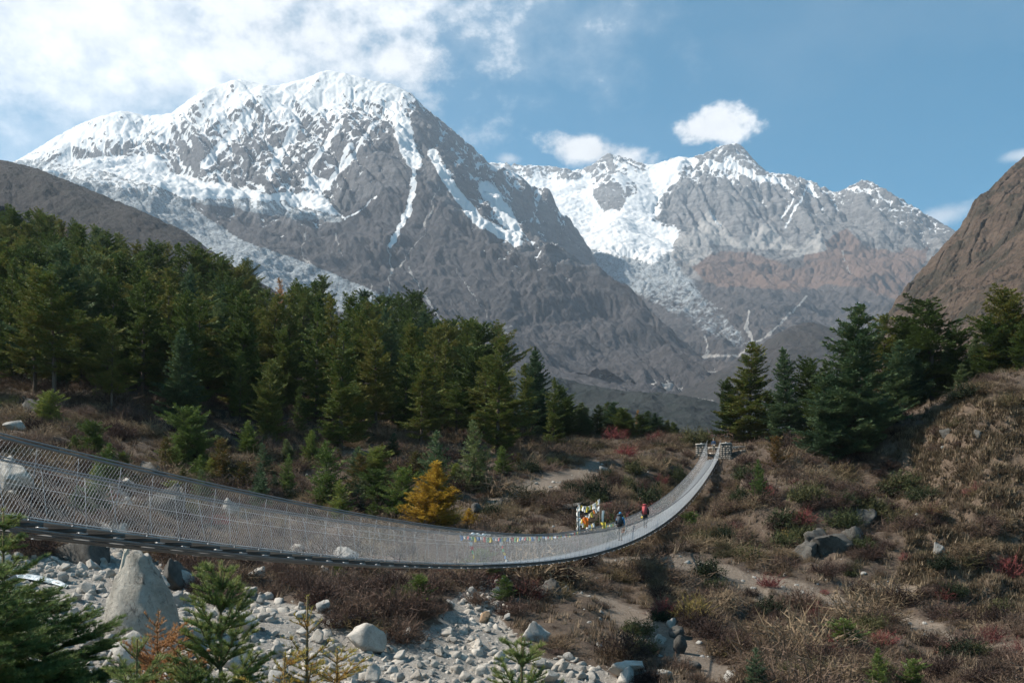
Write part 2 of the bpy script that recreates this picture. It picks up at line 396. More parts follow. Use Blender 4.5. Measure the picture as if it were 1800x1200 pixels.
def main_masks(px, py, X, Y, Z, nz, nx, conc, gu, gw):
    ln = lineval(px, [(-100, 330), (30, 302), (120, 310), (200, 300), (300, 322), (400, 340), (480, 350), (555, 365), (600, 325), (640, 285), (680, 245), (720, 225), (745, 215), (775, 250), (800, 305), (850, 390), (890, 420), (960, 430)])
    wob = fbm(px/40, py/40, 4, 31)*26
    s = (ln-py+wob)/70.0
    fl = perlin((px+py*0.55)/7.0, py/55.0, 61)*0.5+perlin((px+py*0.6)/3.6, py/40.0, 62)*0.4
    upper = sst(lineval(px, [(0, 300), (300, 245), (420, 225), (600, 205), (700, 190), (740, 178), (900, 310)])-py, -28, 30)
    S = 0.72*np.clip(s, -2.2, 0.6)+2.9*(nz-0.64)-0.25*nx*0-0.20+0.55*np.clip(conc, -0.8, 0.8)+0.9*fl*(1-upper)+0.62*upper
    S = np.where(s < -0.9, S-1.2, S)
    # ramps of snow lying on the ledges and in the gullies
    streak = np.full(px.shape, -9.0)
    for pts, wd in (([(693, 190), (712, 240), (727, 285)], 13), ([(727, 285), (728, 318), (724, 345)], 5), ([(723, 350), (716, 375), (703, 400), (686, 432)], 4),
                    ([(760, 270), (800, 340), (850, 395)], 8), ([(840, 385), (880, 410), (910, 425)], 7), ([(855, 330), (890, 380), (905, 410)], 12),
                    ([(660, 345), (640, 365), (606, 385)], 1.4), ([(615, 255), (585, 315), (578, 330)], 4), ([(545, 320), (565, 325)], 10), ([(520, 220), (470, 310)], 6), ([(600, 215), (540, 300)], 5),
                    ([(440, 200), (360, 290)], 8), ([(660, 215), (600, 300)], 3)):
        streak = np.maximum(streak, 1.2-pdist(px+fbm(px/14, py/14, 3, 5)*7, py, pts)/wd)
    S = np.maximum(S, np.minimum(streak, 1.0))
    bench = sdf(px+wob*0.3, py+wob*0.25, [(70, 296), (150, 279), (280, 274), (300, 308), (400, 328), (470, 342), (565, 345), (600, 380), (480, 366), (350, 350), (230, 332), (130, 312)])
    S = np.maximum(S, np.clip(bench/7+0.35, -2, 0.9))
    # rock bands stay bare where the wall is too steep
    ice = np.clip(sdf(px, py+wob*0.15, [(-60, 262), (60, 283), (160, 298), (290, 332), (325, 352), (365, 384), (430, 425), (520, 455), (660, 512), (700, 560), (640, 562), (500, 515), (430, 495), (370, 450), (290, 405), (190, 355), (80, 318), (-60, 290)])/9+0.55, 0, 1)
    ice = np.maximum(ice, 0.8*np.clip(sdf(px, py+wob*0.3, [(300, 340), (480, 352), (600, 374), (605, 392), (520, 386), (400, 368), (320, 355)])/7+0.3, 0, 1))
    S = np.where(ice > 0.3, np.minimum(S, 0.02+0.10*(py < 330)), S)
    low = sst(py-lineval(px, [(0, 340), (300, 350), (560, 385), (650, 330), (740, 300), (800, 360), (900, 430), (1200, 500)]), -30, 60)
    grav = np.zeros(px.shape)
    for pts, wd in (([(683, 432), (690, 480), (680, 520), (672, 545)], 4), ([(770, 330), (740, 420), (700, 470)], 2.5), ([(715, 470), (760, 540), (790, 600)], 3), ([(540, 400), (530, 440), (545, 470)], 2.5), ([(590, 410), (600, 450)], 2.5),
                    ([(655, 500), (640, 560)], 2), ([(800, 470), (860, 560)], 1.6)):
        grav = np.maximum(grav, np.clip(1.15-pdist(px+fbm(px/20, py/20, 3, 8)*9, py, pts)/wd, 0, 0.72))
    grav = np.maximum(grav, 0.5*sst(perlin(px/26, py/40, 77)-0.12, 0, 0.3)*sst(820-np.abs(px-860), 720, 800)*sst(py, 490, 560))
    return {'snow': S, 'ice': ice, 'low': low, 'gravel': grav}
ROCK = rock_mat('mountain_rock')
RIBS = [[(735, 175, 5780), (738, 255, 5200), (748, 335, 4700), (765, 420, 4230), (795, 500, 3750), (835, 580, 3250), (880, 655, 2850)],
        [(900, 417, 5100), (960, 466, 4650), (1050, 512, 4200), (1130, 572, 3800), (1200, 645, 3400)],
        [(640, 136, 5950), (610, 215, 5500), (560, 290, 5080), (545, 345, 4850)], [(420, 138, 6100), (400, 215, 5650), (350, 290, 5250)], [(530, 140, 6000), (505, 215, 5580), (455, 300, 5130)],
        [(690, 146, 5900), (665, 225, 5400), (640, 300, 4930), (632, 372, 4510)], [(790, 226, 5950), (815, 290, 5620), (870, 360, 5350), (905, 410, 5150)]]
def main_shape(Z, X, Y, px, py):
    k = sst(px, 120, 300)*sst(-px, -735, -680)*sst(py, 150, 200)*sst(-py, -400, -340)
    q = X+0.62*Z+60*fbm(X/300, Z/300, 3, 51); a = ridged(q/150, Z/900, 4, 52, 0.5)
    k2 = sst(px, 700, 760)*sst(-py, -520, -420); b = ridged((X-0.25*Z)/170, Z/800, 4, 53, 0.5)
    return Z+k*(48*(a-0.6))+k2*28*(b-0.6)
heightfield('mountain', CREST, main_c, (-190, 1290), (2450, 6900), 3.0, ROCK, dict(iters=7, K=0.031, m=0.42, keep=11, diff=0.0), 1.3, 85, 480, 3, main_masks, (0.72, 1.10), rough=10.0, shape=main_shape, smooth=lambda px, py: 0.45*sst(lineval(px, [(0, 300), (300, 235), (420, 212), (600, 195), (700, 182), (740, 172), (900, 300)])-py, -20, 30)+0.6*np.clip(sdf(px, py, [(70, 290), (280, 276), (400, 325), (565, 345), (600, 385), (350, 355), (130, 318)])/8+0.3, 0, 1), ribs=RIBS, rmask=lambda px, py: 1-0.45*sst(lineval(px, [(0, 300), (300, 245), (420, 225), (600, 205), (700, 190), (740, 178), (900, 310)])-py, -28, 30)-0.62*sst(py-lineval(px, [(0, 340), (560, 385), (740, 330), (900, 430), (1200, 500)]), 0, 60))

# --- the far massif and its glacier basin
CR2 = [(800, 300, 9600), (870, 288, 9400), (920, 293, 9300), (970, 294, 9200), (1010, 302, 9200), (1035, 295, 9200), (1070, 271, 9150), (1100, 280, 9100), (1145, 293, 9000), (1185, 276, 8900), (1215, 280, 8800), (1240, 271, 8700), (1268, 258, 8600), (1300, 254, 8600),
       (1325, 283, 8500), (1350, 306, 8450), (1385, 309, 8400), (1420, 318, 8350), (1468, 341, 8250), (1490, 332, 8100), (1520, 317, 8000), (1548, 330, 7900), (1575, 347, 7800), (1620, 374, 7650), (1675, 406, 7450), (1740, 450, 7200), (1820, 500, 7000)]
far_c = [(900, 322, 8800), (960, 326, 8700), (1050, 322, 8550), (1120, 318, 8400), (1000, 372, 7900), (930, 400, 7700), (1080, 405, 7350), (1140, 385, 7600), (1060, 440, 6900), (1150, 470, 6500), (1200, 505, 6100), (1270, 560, 5400), (1320, 605, 4800), (1190, 585, 5200), (1120, 540, 5800),
    (1068, 308, 8250), (1070, 368, 7950), (1180, 330, 8150), (1200, 295, 8400), (1185, 395, 7550), (1240, 330, 8100), (1240, 385, 7600), (1300, 330, 8050), (1300, 395, 7500), (1380, 345, 7950), (1380, 400, 7450), (1440, 370, 7700), (1440, 420, 7250),
    (1250, 445, 6950), (1320, 455, 6800), (1400, 470, 6550), (1300, 505, 6250), (1380, 520, 6000), (1430, 500, 6250), (1480, 405, 7150), (1520, 400, 7200), (1500, 470, 6500), (1560, 440, 6900), (1600, 440, 6800), (1640, 455, 6600), (1560, 520, 6000), (1640, 520, 6000),
    (1420, 570, 5400), (1350, 590, 5000), (1500, 580, 5300), (1600, 600, 5000), (1250, 640, 4250), (1180, 672, 3800), (1100, 692, 3500), (1320, 660, 4000), (1420, 640, 4300), (1550, 660, 4200), (1000, 700, 3700), (1200, 715, 3000), (1400, 720, 3000), (1650, 700, 3600), (950, 560, 5600), (900, 480, 6600), (800, 450, 7600)]
def far_masks(px, py, X, Y, Z, nz, nx, conc, gu, gw):
    wob = fbm(px/30, py/30, 4, 41)*18
    basin = sdf(px+wob*0.5, py+wob*0.5, [(860, 300), (940, 312), (1045, 312), (1140, 296), (1186, 272), (1225, 276), (1200, 300), (1180, 330), (1150, 385), (1195, 405), (1185, 440), (1140, 462), (1080, 452), (1000, 436), (900, 440), (870, 400)])
    isl = sdf(px+wob*0.4, py+wob*0.4, [(1045, 315), (1068, 306), (1090, 322), (1100, 345), (1090, 368), (1060, 372), (1042, 345)])
    isl = np.maximum(isl, sdf(px, py+wob*0.3, [(1098, 322), (1118, 318), (1122, 340), (1100, 345)]))
    S = 1.1*np.clip(basin/14, -1.5, 0.7)+1.2*(nz-0.72)
    S = np.where(isl > 0, -1.0, S)
    fl = perlin((px-py*0.35)/5.0, py/40.0, 63)*0.7
    wall = (lineval(px, [(1150, 330), (1240, 300), (1340, 330), (1440, 350), (1520, 345), (1600, 380), (1700, 410)])-py)/40
    S = np.maximum(S, 0.55*np.clip(wall, -1.5, 0.25)+2.0*(nz-0.66)+0.6*fl+0.4*np.clip(conc, -.8, .8)-0.05)
    streak = np.full(px.shape, -9.0)
    for pts, wd in (([(1280, 285), (1330, 312), (1375, 318)], 5), ([(1245, 285), (1262, 292), (1290, 292)], 6), ([(1180, 288), (1220, 283)], 6), ([(1247, 370), (1258, 388), (1266, 398)], 1.6), ([(1375, 385), (1395, 350)], 1.6),
                    ([(1080, 285), (1110, 296)], 3), ([(1440, 290), (1380, 400)], 1.6)):
        streak = np.maximum(streak, 1.1-pdist(px+fbm(px/12, py/12, 3, 6)*6, py, pts)/wd)
    S = np.maximum(S, np.minimum(streak, 0.8))
    ice = np.clip(sdf(px+wob, py+wob*0.7, [(880, 400), (1000, 400), (1100, 410), (1185, 430), (1190, 460), (1225, 500), (1270, 545), (1325, 600), (1312, 622), (1240, 590), (1150, 540), (1060, 490), (960, 460), (900, 440)])/16+0.3, 0, 0.85)*(0.55+0.45*sst(560-py, 0, 120))
    red = np.clip(sdf(px+wob*0.6, py+wob*0.6, [(1215, 470), (1245, 440), (1330, 446), (1400, 472), (1425, 430), (1490, 400), (1520, 430), (1580, 440), (1640, 432), (1610, 500), (1570, 520), (1460, 500), (1405, 512), (1300, 505), (1240, 500)])/10+0.35, 0, 0.95)
    grav = np.zeros(px.shape)
    for poly, k in (([(1247, 368), (1196, 428), (1300, 432)], 1), ([(1345, 392), (1285, 436), (1400, 440)], 1), ([(1440, 398), (1385, 455), (1455, 440)], 0.9), ([(1190, 400), (1260, 440), (1220, 470), (1160, 440)], 0.7)):
        grav = np.maximum(grav, k*np.clip(sdf(px, py, poly)/8+0.6, 0, 1))
    for pts, wd in (([(1316, 545), (1312, 575), (1325, 605), (1300, 625), (1245, 625), (1215, 645), (1180, 668)], 4), ([(1420, 520), (1380, 560), (1350, 590), (1330, 600)], 3), ([(1240, 590), (1245, 620), (1225, 630)], 2), ([(1480, 440), (1495, 480)], 2)):
        grav = np.maximum(grav, np.clip(1.2-pdist(px+fbm(px/14, py/14, 3, 9)*5, py, pts)/wd, 0, 0.9))
    vf = sdf(px+wob*0.8, py, [(1090, 690), (1120, 672), (1190, 662), (1262, 650), (1240, 664), (1262, 690), (1200, 694)])
    grav = np.maximum(grav, np.clip(vf/5+0.4, 0, 0.9))
    low = sst(py-lineval(px, [(900, 430), (1200, 480), (1300, 440), (1450, 430), (1500, 400), (1600, 440), (1700, 430)]), -10, 60)
    return {'snow': S, 'ice': ice, 'red': red, 'gravel': grav, 'low': low}
ROCK2 = rock_mat('massif_rock', rock=(0.19, 0.184, 0.182), low=(0.082, 0.073, 0.071), scale=0.8)
def far_shape(Z, X, Y, px, py):
    k = sst(px, 1160, 1215)*sst(-px, -1560, -1470)*sst(py, 285, 310)*sst(-py, -425, -385); q = X+0.12*Z+50*fbm(X/260, Z/260, 3, 57)
    k2 = sst(px, 1420, 1480)*sst(-py, -600, -520)*(1-k)
    return Z+k*(60*(ridged(q/150, Z/1100, 4, 58, 0.5)-0.6))+k2*30*(ridged((X+0.4*Z)/190, Z/900, 4, 59, 0.5)-0.6)
heightfield('mountain', CR2, far_c, (780, 1840), (2900, 10200), 3.0, ROCK2, dict(iters=7, K=0.031, m=0.42, keep=10, diff=0.0), 1.3, 95, 520, 9, far_masks, (0.75, 1.10), rough=12.0, shape=far_shape, smooth=lambda px, py: 0.85*np.clip(sdf(px, py, [(860, 300), (940, 305), (1040, 312), (1190, 272), (1200, 300), (1150, 385), (1200, 410), (1180, 450), (1080, 440), (900, 440)])/14+0.2, 0, 1))

# --- lower hills in front of them
HILL = rock_mat('moraine_slope', rock=(0.050, 0.044, 0.042), low=(0.046, 0.039, 0.036), scale=3.0, veg=(0.040, 0.036, 0.032))
CR3 = [(-150, 245, 2350), (-60, 268, 2280), (0, 283, 2200), (60, 297, 2150), (150, 333, 2050), (250, 374, 1950), (330, 412, 1850), (400, 465, 1750), (480, 512, 1650), (560, 552, 1550), (640, 602, 1450), (720, 655, 1350), (800, 700, 1250)]
heightfield('hill', CR3, [(-100, 420, 1350), (0, 440, 1300), (200, 490, 1200), (400, 565, 1100), (600, 655, 1000), (800, 760, 950), (0, 360, 1700), (200, 420, 1550), (400, 520, 1400), (560, 600, 1270)], (-200, 820), (950, 2700), 4.5, HILL,
            dict(iters=4, K=0.015, keep=8, diff=0.05), 1.6, 14, 160, 14, lambda px, py, X, Y, Z, nz, nx, c, a, b: {'low': np.full(px.shape, 0.6)}, (0.6, 1.15), front=0.12, soft=3, rough=2.5)
CR4 = [(-200, 270, 1000), (-100, 300, 900), (0, 335, 800), (60, 383, 720), (120, 408, 670), (180, 450, 620), (240, 505, 560), (300, 570, 520), (380, 640, 480)]
SCRUBHILL = rock_mat('brown_slope', rock=(0.105, 0.076, 0.056), low=(0.120, 0.080, 0.058), scale=6.0, veg=(0.050, 0.042, 0.030))
heightfield('hill', CR4, [(-150, 420, 560), (0, 450, 500), (150, 520, 450), (300, 640, 420), (0, 390, 640), (100, 470, 550)], (-260, 420), (400, 1150), 4.5, SCRUBHILL,
            dict(iters=4, K=0.015, keep=8, diff=0.05), 1.6, 7, 70, 24, lambda px, py, X, Y, Z, nz, nx, c, a, b: {'low': np.full(px.shape, 0.6)}, (0.6, 1.15), front=0.12, soft=3, rough=2.5)
CR5 = [(2000, 100, 1750), (1900, 190, 1650), (1840, 245, 1560), (1800, 280, 1500), (1765, 310, 1470), (1740, 338, 1450), (1715, 352, 1430), (1690, 400, 1400), (1640, 456, 1350), (1590, 512, 1270), (1565, 548, 1200), (1545, 600, 1150), (1500, 680, 1100)]
heightfield('hill', CR5, [(2000, 350, 1100), (1900, 400, 1050), (1800, 450, 1050), (1800, 560, 850), (1700, 560, 900), (1720, 470, 1100), (1640, 560, 1020), (1600, 640, 900), (1540, 700, 850), (1900, 600, 750), (1700, 680, 720), (2000, 640, 700)], (1440, 2050), (650, 1900), 3.6, SCRUBHILL,
            dict(iters=7, K=0.02, keep=8, diff=0.02), 2, 16, 120, 34, lambda px, py, X, Y, Z, nz, nx, c, a, b: {'low': 0.62+0.5*(nz-0.75), 'gravel': 0.25*sst(0.62-nz, 0, 0.2)}, (0.6, 1.15), front=0.12, soft=3, rough=3.2)
DARK = rock_mat('valley_forest_slope', rock=(0.024, 0.028, 0.028), low=(0.026, 0.030, 0.029), scale=9.0, veg=(0.018, 0.024, 0.022))  # forest tone with cloud shade put into the colour: darker and slightly bluer
CR6 = [(700, 640, 2200), (800, 648, 2100), (900, 656, 2000), (980, 666, 1900), (1040, 680, 1850), (1100, 690, 1800), (1180, 694, 1700), (1260, 708, 1620), (1350, 735, 1550), (1450, 770, 1500)]
heightfield('hill', CR6, [(800, 760, 1300), (1000, 765, 1250), (1200, 790, 1100), (1400, 850, 1000), (1000, 715, 1550), (1200, 745, 1350)], (700, 1460), (900, 2400), 4.5, DARK,
            dict(iters=4, K=0.015, keep=8, diff=0.03), 1.8, 16, 120, 44, lambda px, py, X, Y, Z, nz, nx, c, a, b: {'low': np.full(px.shape, 0.6), 'gravel': np.clip(0.9*np.clip(1.2-pdist(px, py, [(1228, 697), (1258, 703)])/4, 0, 1), 0, 1)}, (0.6, 1.12), front=0.12, soft=3, rough=2.5)
CR7 = [(1180, 700, 2900), (1260, 655, 3000), (1310, 632, 3050), (1350, 598, 3100), (1390, 575, 3150), (1425, 567, 3150), (1470, 580, 3150), (1520, 610, 3100), (1600, 640, 3000), (1700, 660, 2900)]
heightfield('hill', CR7, [(1200, 730, 2300), (1300, 720, 2300), (1420, 690, 2300), (1550, 710, 2200), (1700, 730, 2200), (1400, 620, 2750), (1300, 668, 2750)], (1150, 1750), (2100, 3600), 4.5, HILL,
            dict(iters=4, K=0.015, keep=8, diff=0.03), 1.8, 20, 200, 54, lambda px, py, X, Y, Z, nz, nx, c, a, b: {'low': np.full(px.shape, 0.6)}, (0.65, 1.12), front=0.12, soft=3, rough=3)

# ------------------------------------------------------------------ near ground: river bed, banks, forest slope, knoll
GP = [(-300, 1230, 36), (0, 1200, 38), (300, 1200, 38), (600, 1200, 40), (900, 1200, 44), (1200, 1200, 47), (1500, 1200, 47), (1800, 1200, 47), (2000, 1210, 47),
      (-150, 1110, 43), (0, 1110, 43), (150, 1110, 43), (400, 1100, 46), (600, 1100, 47), (800, 1110, 50), (1000, 1110, 54), (1200, 1110, 58), (1500, 1120, 58), (1800, 1120, 58), (2000, 1120, 58),
      (0, 1010, 50), (150, 1010, 52), (300, 1000, 58), (420, 1040, 52), (500, 1000, 60), (650, 1000, 62), (800, 1000, 64), (1000, 1020, 66), (1200, 1040, 68), (1450, 1060, 68), (1650, 1040, 72), (1800, 1060, 70),
      (0, 840, 68), (0, 760, 84), (100, 870, 66), (160, 800, 80), (300, 905, 70), (300, 830, 86), (450, 905, 76), (450, 840, 92), (600, 905, 82), (600, 835, 98), (765, 926, 82), (765, 850, 98),
      (900, 910, 86), (880, 872, 96), (1000, 930, 80), (950, 850, 103), (1045, 826, 113), (1000, 882, 93), (1060, 962, 74), (1100, 880, 98), (1180, 832, 118), (1150, 945, 82),
      (1230, 800, 132), (1290, 797, 133), (1240, 862, 117), (1240, 832, 126), (1250, 900, 106), (1200, 902, 98),
      (1300, 960, 80), (1300, 900, 92), (1325, 855, 107), (1345, 805, 127), (1420, 803, 119), (1500, 832, 100), (1440, 872, 94), (1450, 920, 86), (1400, 1000, 75), (1540, 905, 86), (1560, 862, 94), (1562, 762, 118),
      (1610, 737, 113), (1650, 717, 105), (1720, 702, 100), (1760, 699, 98), (1800, 703, 97), (1900, 716, 95), (2000, 740, 93), (1650, 790, 97), (1720, 762, 95), (1800, 772, 92), (1720, 842, 88), (1820, 862, 85),
      (1600, 905, 85), (1700, 922, 81), (1800, 950, 78), (1600, 985, 76), (1720, 1000, 74), (1950, 900, 80), (1950, 1050, 70),
      (1700, 792, 140), (1800, 800, 140), (1600, 775, 145), (1500, 792, 150), (1400, 800, 155), (1950, 800, 140),
      (0, 720, 98), (100, 702, 104), (250, 727, 104), (400, 767, 104), (600, 777, 112), (750, 777, 122), (900, 786, 126), (960, 780, 142), (1100, 774, 152), (1190, 780, 158),
      (-100, 565, 170), (0, 595, 160), (200, 615, 165), (400, 662, 165), (600, 702, 165), (750, 728, 165), (0, 485, 240), (200, 535, 240), (400, 592, 235), (560, 642, 220), (700, 683, 205), (850, 718, 190),
      (0, 445, 300), (200, 500, 300), (400, 560, 290), (560, 627, 260), (700, 670, 235), (850, 712, 210), (960, 750, 178), (1100, 770, 172),
      (0, 470, 400), (300, 570, 380), (560, 680, 340), (750, 730, 310), (960, 800, 260), (1100, 820, 230), (1250, 830, 200), (1400, 840, 220), (1600, 850, 220), (1850, 860, 220), (-300, 470, 400),
      (-300, 640, 140), (-300, 480, 260), (-300, 840, 72), (-300, 1000, 50)]
GW = [(0, 0, -1.6), (6, 0, -1.7), (-6, 0, -1.5), (12, 2, -2.2), (0, -12, -1.0), (14, -12, -1.0), (-14, -10, 0.4), (0, 5, -2.1), (-5, 5, -2.0), (5, 5, -2.4), (0, 11, -4.0), (-8, 11, -3.4), (9, 11, -4.3), (-13, 4, 0.2), (-17, 0, 1.4), (-22, 6, 1.6), (-24, -8, 2.0),
      (0, 20, -5.6), (-8, 20, -5.4), (-18, 20, -4.0), (10, 20, -6.0), (20, 25, -6.4), (0, 30, -6.0), (-15, 30, -5.4), (15, 35, -6.0), (30, 20, -6.0)]
_gp = [P(*q) for q in GP]+GW
GCY = -22.0
_gu = np.linspace(-0.80, 0.80, 520); _gwv = np.linspace(math.log(12.0), math.log(440.0), 430)
GU, GWW = np.meshgrid(_gu, _gwv); GR = np.exp(GWW); GX = GU*GR; GY = GR+GCY
_pp = np.array([(x/(y-GCY), math.log(y-GCY)) for x, y, z in _gp])
GZ = tps(_pp, [z/(y-GCY) for x, y, z in _gp], np.stack([GU.ravel(), GWW.ravel()], -1), 2e-5).reshape(GU.shape)*GR
gpx, gpy = 900+F*GX/np.maximum(GY, 1), HZ-F*GZ/np.maximum(GY, 1)
vis = sst(GY, 14, 24)
_wob = fbm(GX/6, GY/6, 4, 5)
bed = np.clip(sdf(gpx+_wob*30, gpy+_wob*22, [(-300, 1010), (40, 985), (140, 955), (200, 930), (235, 960), (330, 1035), (400, 1062), (450, 1040), (520, 1062), (580, 1090), (650, 1115), (730, 1120), (790, 1075), (845, 1015), (905, 1035), (885, 1090), (925, 1150), (1050, 1180), (1180, 1240), (700, 1500), (-300, 1500)])/18+0.5, 0, 1)*vis
scree = np.clip(sdf(gpx+_wob*20, gpy+_wob*16, [(-60, 770), (50, 790), (90, 850), (60, 885), (-60, 880)])/12+0.4, 0, 1)
scree = np.maximum(scree, 0.9*np.clip(sdf(gpx+_wob*20, gpy+_wob*16, [(140, 905), (220, 840), (250, 860), (230, 940), (200, 960)])/12+0.4, 0, 1))
def pathmask(pts, wd): return np.clip(1.4-pdist(gpx+_wob*9, gpy+_wob*5, pts)/wd, 0, 1)
dirt = np.maximum.reduce([pathmask([(870, 885), (920, 868), (970, 848), (1045, 825)], 17), pathmask([(1030, 968), (1120, 980), (1200, 995), (1290, 1015), (1340, 1040)], 15), pathmask([(1330, 1020), (1450, 1055), (1560, 1092), (1700, 1135), (1830, 1172)], 15),
      pathmask([(1080, 1075), (1170, 1120), (1270, 1190)], 26), pathmask([(1480, 1035), (1600, 1045)], 14), 0.7*pathmask([(560, 800), (680, 795)], 9), pathmask([(980, 1040), (1080, 1060)], 8)])
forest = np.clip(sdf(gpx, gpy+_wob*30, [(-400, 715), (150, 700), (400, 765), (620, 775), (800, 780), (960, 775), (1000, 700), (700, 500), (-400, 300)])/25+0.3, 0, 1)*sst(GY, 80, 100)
knoll = np.clip(sdf(gpx, gpy, [(1540, 780), (1700, 690), (2100, 690), (2100, 1130), (1750, 1120), (1560, 1040), (1600, 900)])/40, 0, 1)
_am = (0.25+0.75*sst(GY, 16, 45))*(1-0.8*dirt)
GZ = GZ+_am*((0.55+0.35*sst(GX, 5, 20))*fbm(GX/7, GY/7, 4, 11)+(0.25+0.2*sst(GX, 8, 20))*ridged(GX/4.2, GY/4.2, 4, 15)*(1-bed)-0.1)
# a rounded nose of ground with a steep edge, and the hollow beside it
_d = np.hypot(GX-(26.5+0.0*GY)+1.2*fbm(GX/4, GY/4, 3, 71), (GY-91)*0.8+1.2*fbm(GX/4+5, GY/4, 3, 72)); GZ = GZ+2.1*sst(9.5-_d, 0, 3.6)
_d = np.hypot(GX-36.0+1.2*fbm(GX/4, GY/4, 3, 73), (GY-92)*0.7); GZ = GZ-2.0*sst(8.0-_d, 0, 5.0)
_d = np.hypot(GX-17.5, (GY-62)*0.6+fbm(GX/3, GY/3, 3, 74)); GZ = GZ-0.9*sst(5.0-_d, 0, 2.6)
# sheep-track terraces on the grassy knoll
GZ = GZ+knoll*(1-dirt)*0.62*np.sin((GZ+0.8*fbm(GX/9, GY/9, 3, 21))*3.3+1.6*fbm(GX/5, GY/5, 3, 25))
GZ = GZ+(1-bed)*(1-dirt)*(1-forest)*sst(GY, 45, 60)*(0.30+0.35*knoll)*fbm(GX/2.6, GY/2.6, 3, 33)
GZ = GZ+bed*0.18*fbm(GX/1.2, GY/1.2, 3, 28)
# the bank keeps clear of the footbridge that hangs over it
_lat = np.abs(GX-(-8.5+0.307*(GY-16.5)))/1.046; _lim = 0.2+0.00163*(GY-36.0)**2-1.75+0.16*np.maximum(_lat-1.2, 0)**2
GZ = np.where((_lat < 6) & (GY > 12) & (GY < 122), np.minimum(GZ, _lim), GZ)
def clear(x, y): return np.abs(np.asarray(x)-(-8.5+0.307*(np.asarray(y)-16.5))) > 3.2
def gz(x, y):
    """ground height"""
    x = np.asarray(x, float); y = np.asarray(y, float); r = np.maximum(y-GCY, 12.01)
    fu = np.clip((x/r-_gu[0])/(_gu[1]-_gu[0]), 0, len(_gu)-1.001); fw = np.clip((np.log(r)-_gwv[0])/(_gwv[1]-_gwv[0]), 0, len(_gwv)-1.001)
    i, j = fu.astype(int), fw.astype(int); a, b = fu-i, fw-j
    return (GZ[j, i]*(1-a)+GZ[j, i+1]*a)*(1-b)+(GZ[j+1, i]*(1-a)+GZ[j+1, i+1]*a)*b
def gmask(M, x, y):
    r = np.maximum(np.asarray(y, float)-GCY, 12.01); i = np.clip(((np.asarray(x)/r-_gu[0])/(_gu[1]-_gu[0])).astype(int), 0, len(_gu)-1); j = np.clip(((np.log(r)-_gwv[0])/(_gwv[1]-_gwv[0])).astype(int), 0, len(_gwv)-1)
    return M[j, i]
def hit(px, py, y0=30.0, y1=330.0):
    """where the sight line through a photo point meets the ground"""
    ys = np.exp(np.linspace(math.log(y0), math.log(y1), 900)); zs = gz((px-900)/F*ys, ys)
    k = np.nonzero(zs >= (HZ-py)/F*ys)[0]
    Y = ys[k[0]] if len(k) else None
    return Y
def at(px, Y):
    x = (px-900)/F*Y; return Vector((x, Y, float(gz(x, Y))))

s = MN('hillside_earth', 0.97); p = s.pos()
n0 = s.noise(p, 0.12, 4, 0.6); n1 = s.noise(p, 0.9, 6, 0.65); n2 = s.noise(p, 5.0, 6, 0.7); n3 = s.noise(p, 19.0, 4, 0.7)
c = s.mix(s.step(n1, 0.35, 0.68), (0.062, 0.043, 0.032), (0.125, 0.088, 0.064))
c = s.mix(s.step(n0, 0.45, 0.65, 0, 0.6), c, (0.090, 0.062, 0.048))
c = s.mix(s.step(n2, 0.40, 0.75), c, (0.150, 0.115, 0.082))
c = s.mix(s.step(n3, 0.62, 0.72, 0, 0.65), c, (0.33, 0.30, 0.27))
c = s.mix(s.math('MULTIPLY', s.attr('knoll'), s.step(n2, 0.25, 0.7)), c, (0.165, 0.118, 0.082))
dr = s.mix(s.step(n2, 0.3, 0.7), (0.155, 0.118, 0.088), (0.25, 0.20, 0.155)); dr = s.mix(s.step(n3, 0.58, 0.68, 0, 0.8), dr, (0.42, 0.39, 0.355))
c = s.mix(s.step(s.math('ADD', s.attr('dirt'), s.math('MULTIPLY', s.math('SUBTRACT', n1, 0.5), 0.8)), 0.4, 0.75), c, dr)
vo = s.new('ShaderNodeTexVoronoi'); vo.inputs['Scale'].default_value = 5.5; s.lk(p, vo.inputs['Vector'])
gv = s.mix(s.step(s.math('ADD', s.math('MULTIPLY', n3, 0.7), s.math('MULTIPLY', n2, 0.5)), 0.4, 0.8), (0.17, 0.152, 0.132), (0.44, 0.405, 0.36))
c = s.mix(s.step(s.math('ADD', s.attr('gravel'), s.math('MULTIPLY', s.math('SUBTRACT', n1, 0.5), 0.7)), 0.4, 0.65), c, gv)
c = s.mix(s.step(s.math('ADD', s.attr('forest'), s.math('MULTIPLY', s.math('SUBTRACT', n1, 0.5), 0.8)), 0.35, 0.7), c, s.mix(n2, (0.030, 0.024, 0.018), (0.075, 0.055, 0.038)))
s.bump(s.math('ADD', s.math('MULTIPLY', n2, 0.6), s.math('MULTIPLY', n3, 0.25)), 0.9, 0.35)
GMAT = s.out(c)
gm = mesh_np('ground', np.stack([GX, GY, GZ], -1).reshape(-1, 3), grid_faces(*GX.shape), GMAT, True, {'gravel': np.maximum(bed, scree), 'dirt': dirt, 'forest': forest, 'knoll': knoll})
ground = link('ground', gm); ground['kind'] = 'structure'

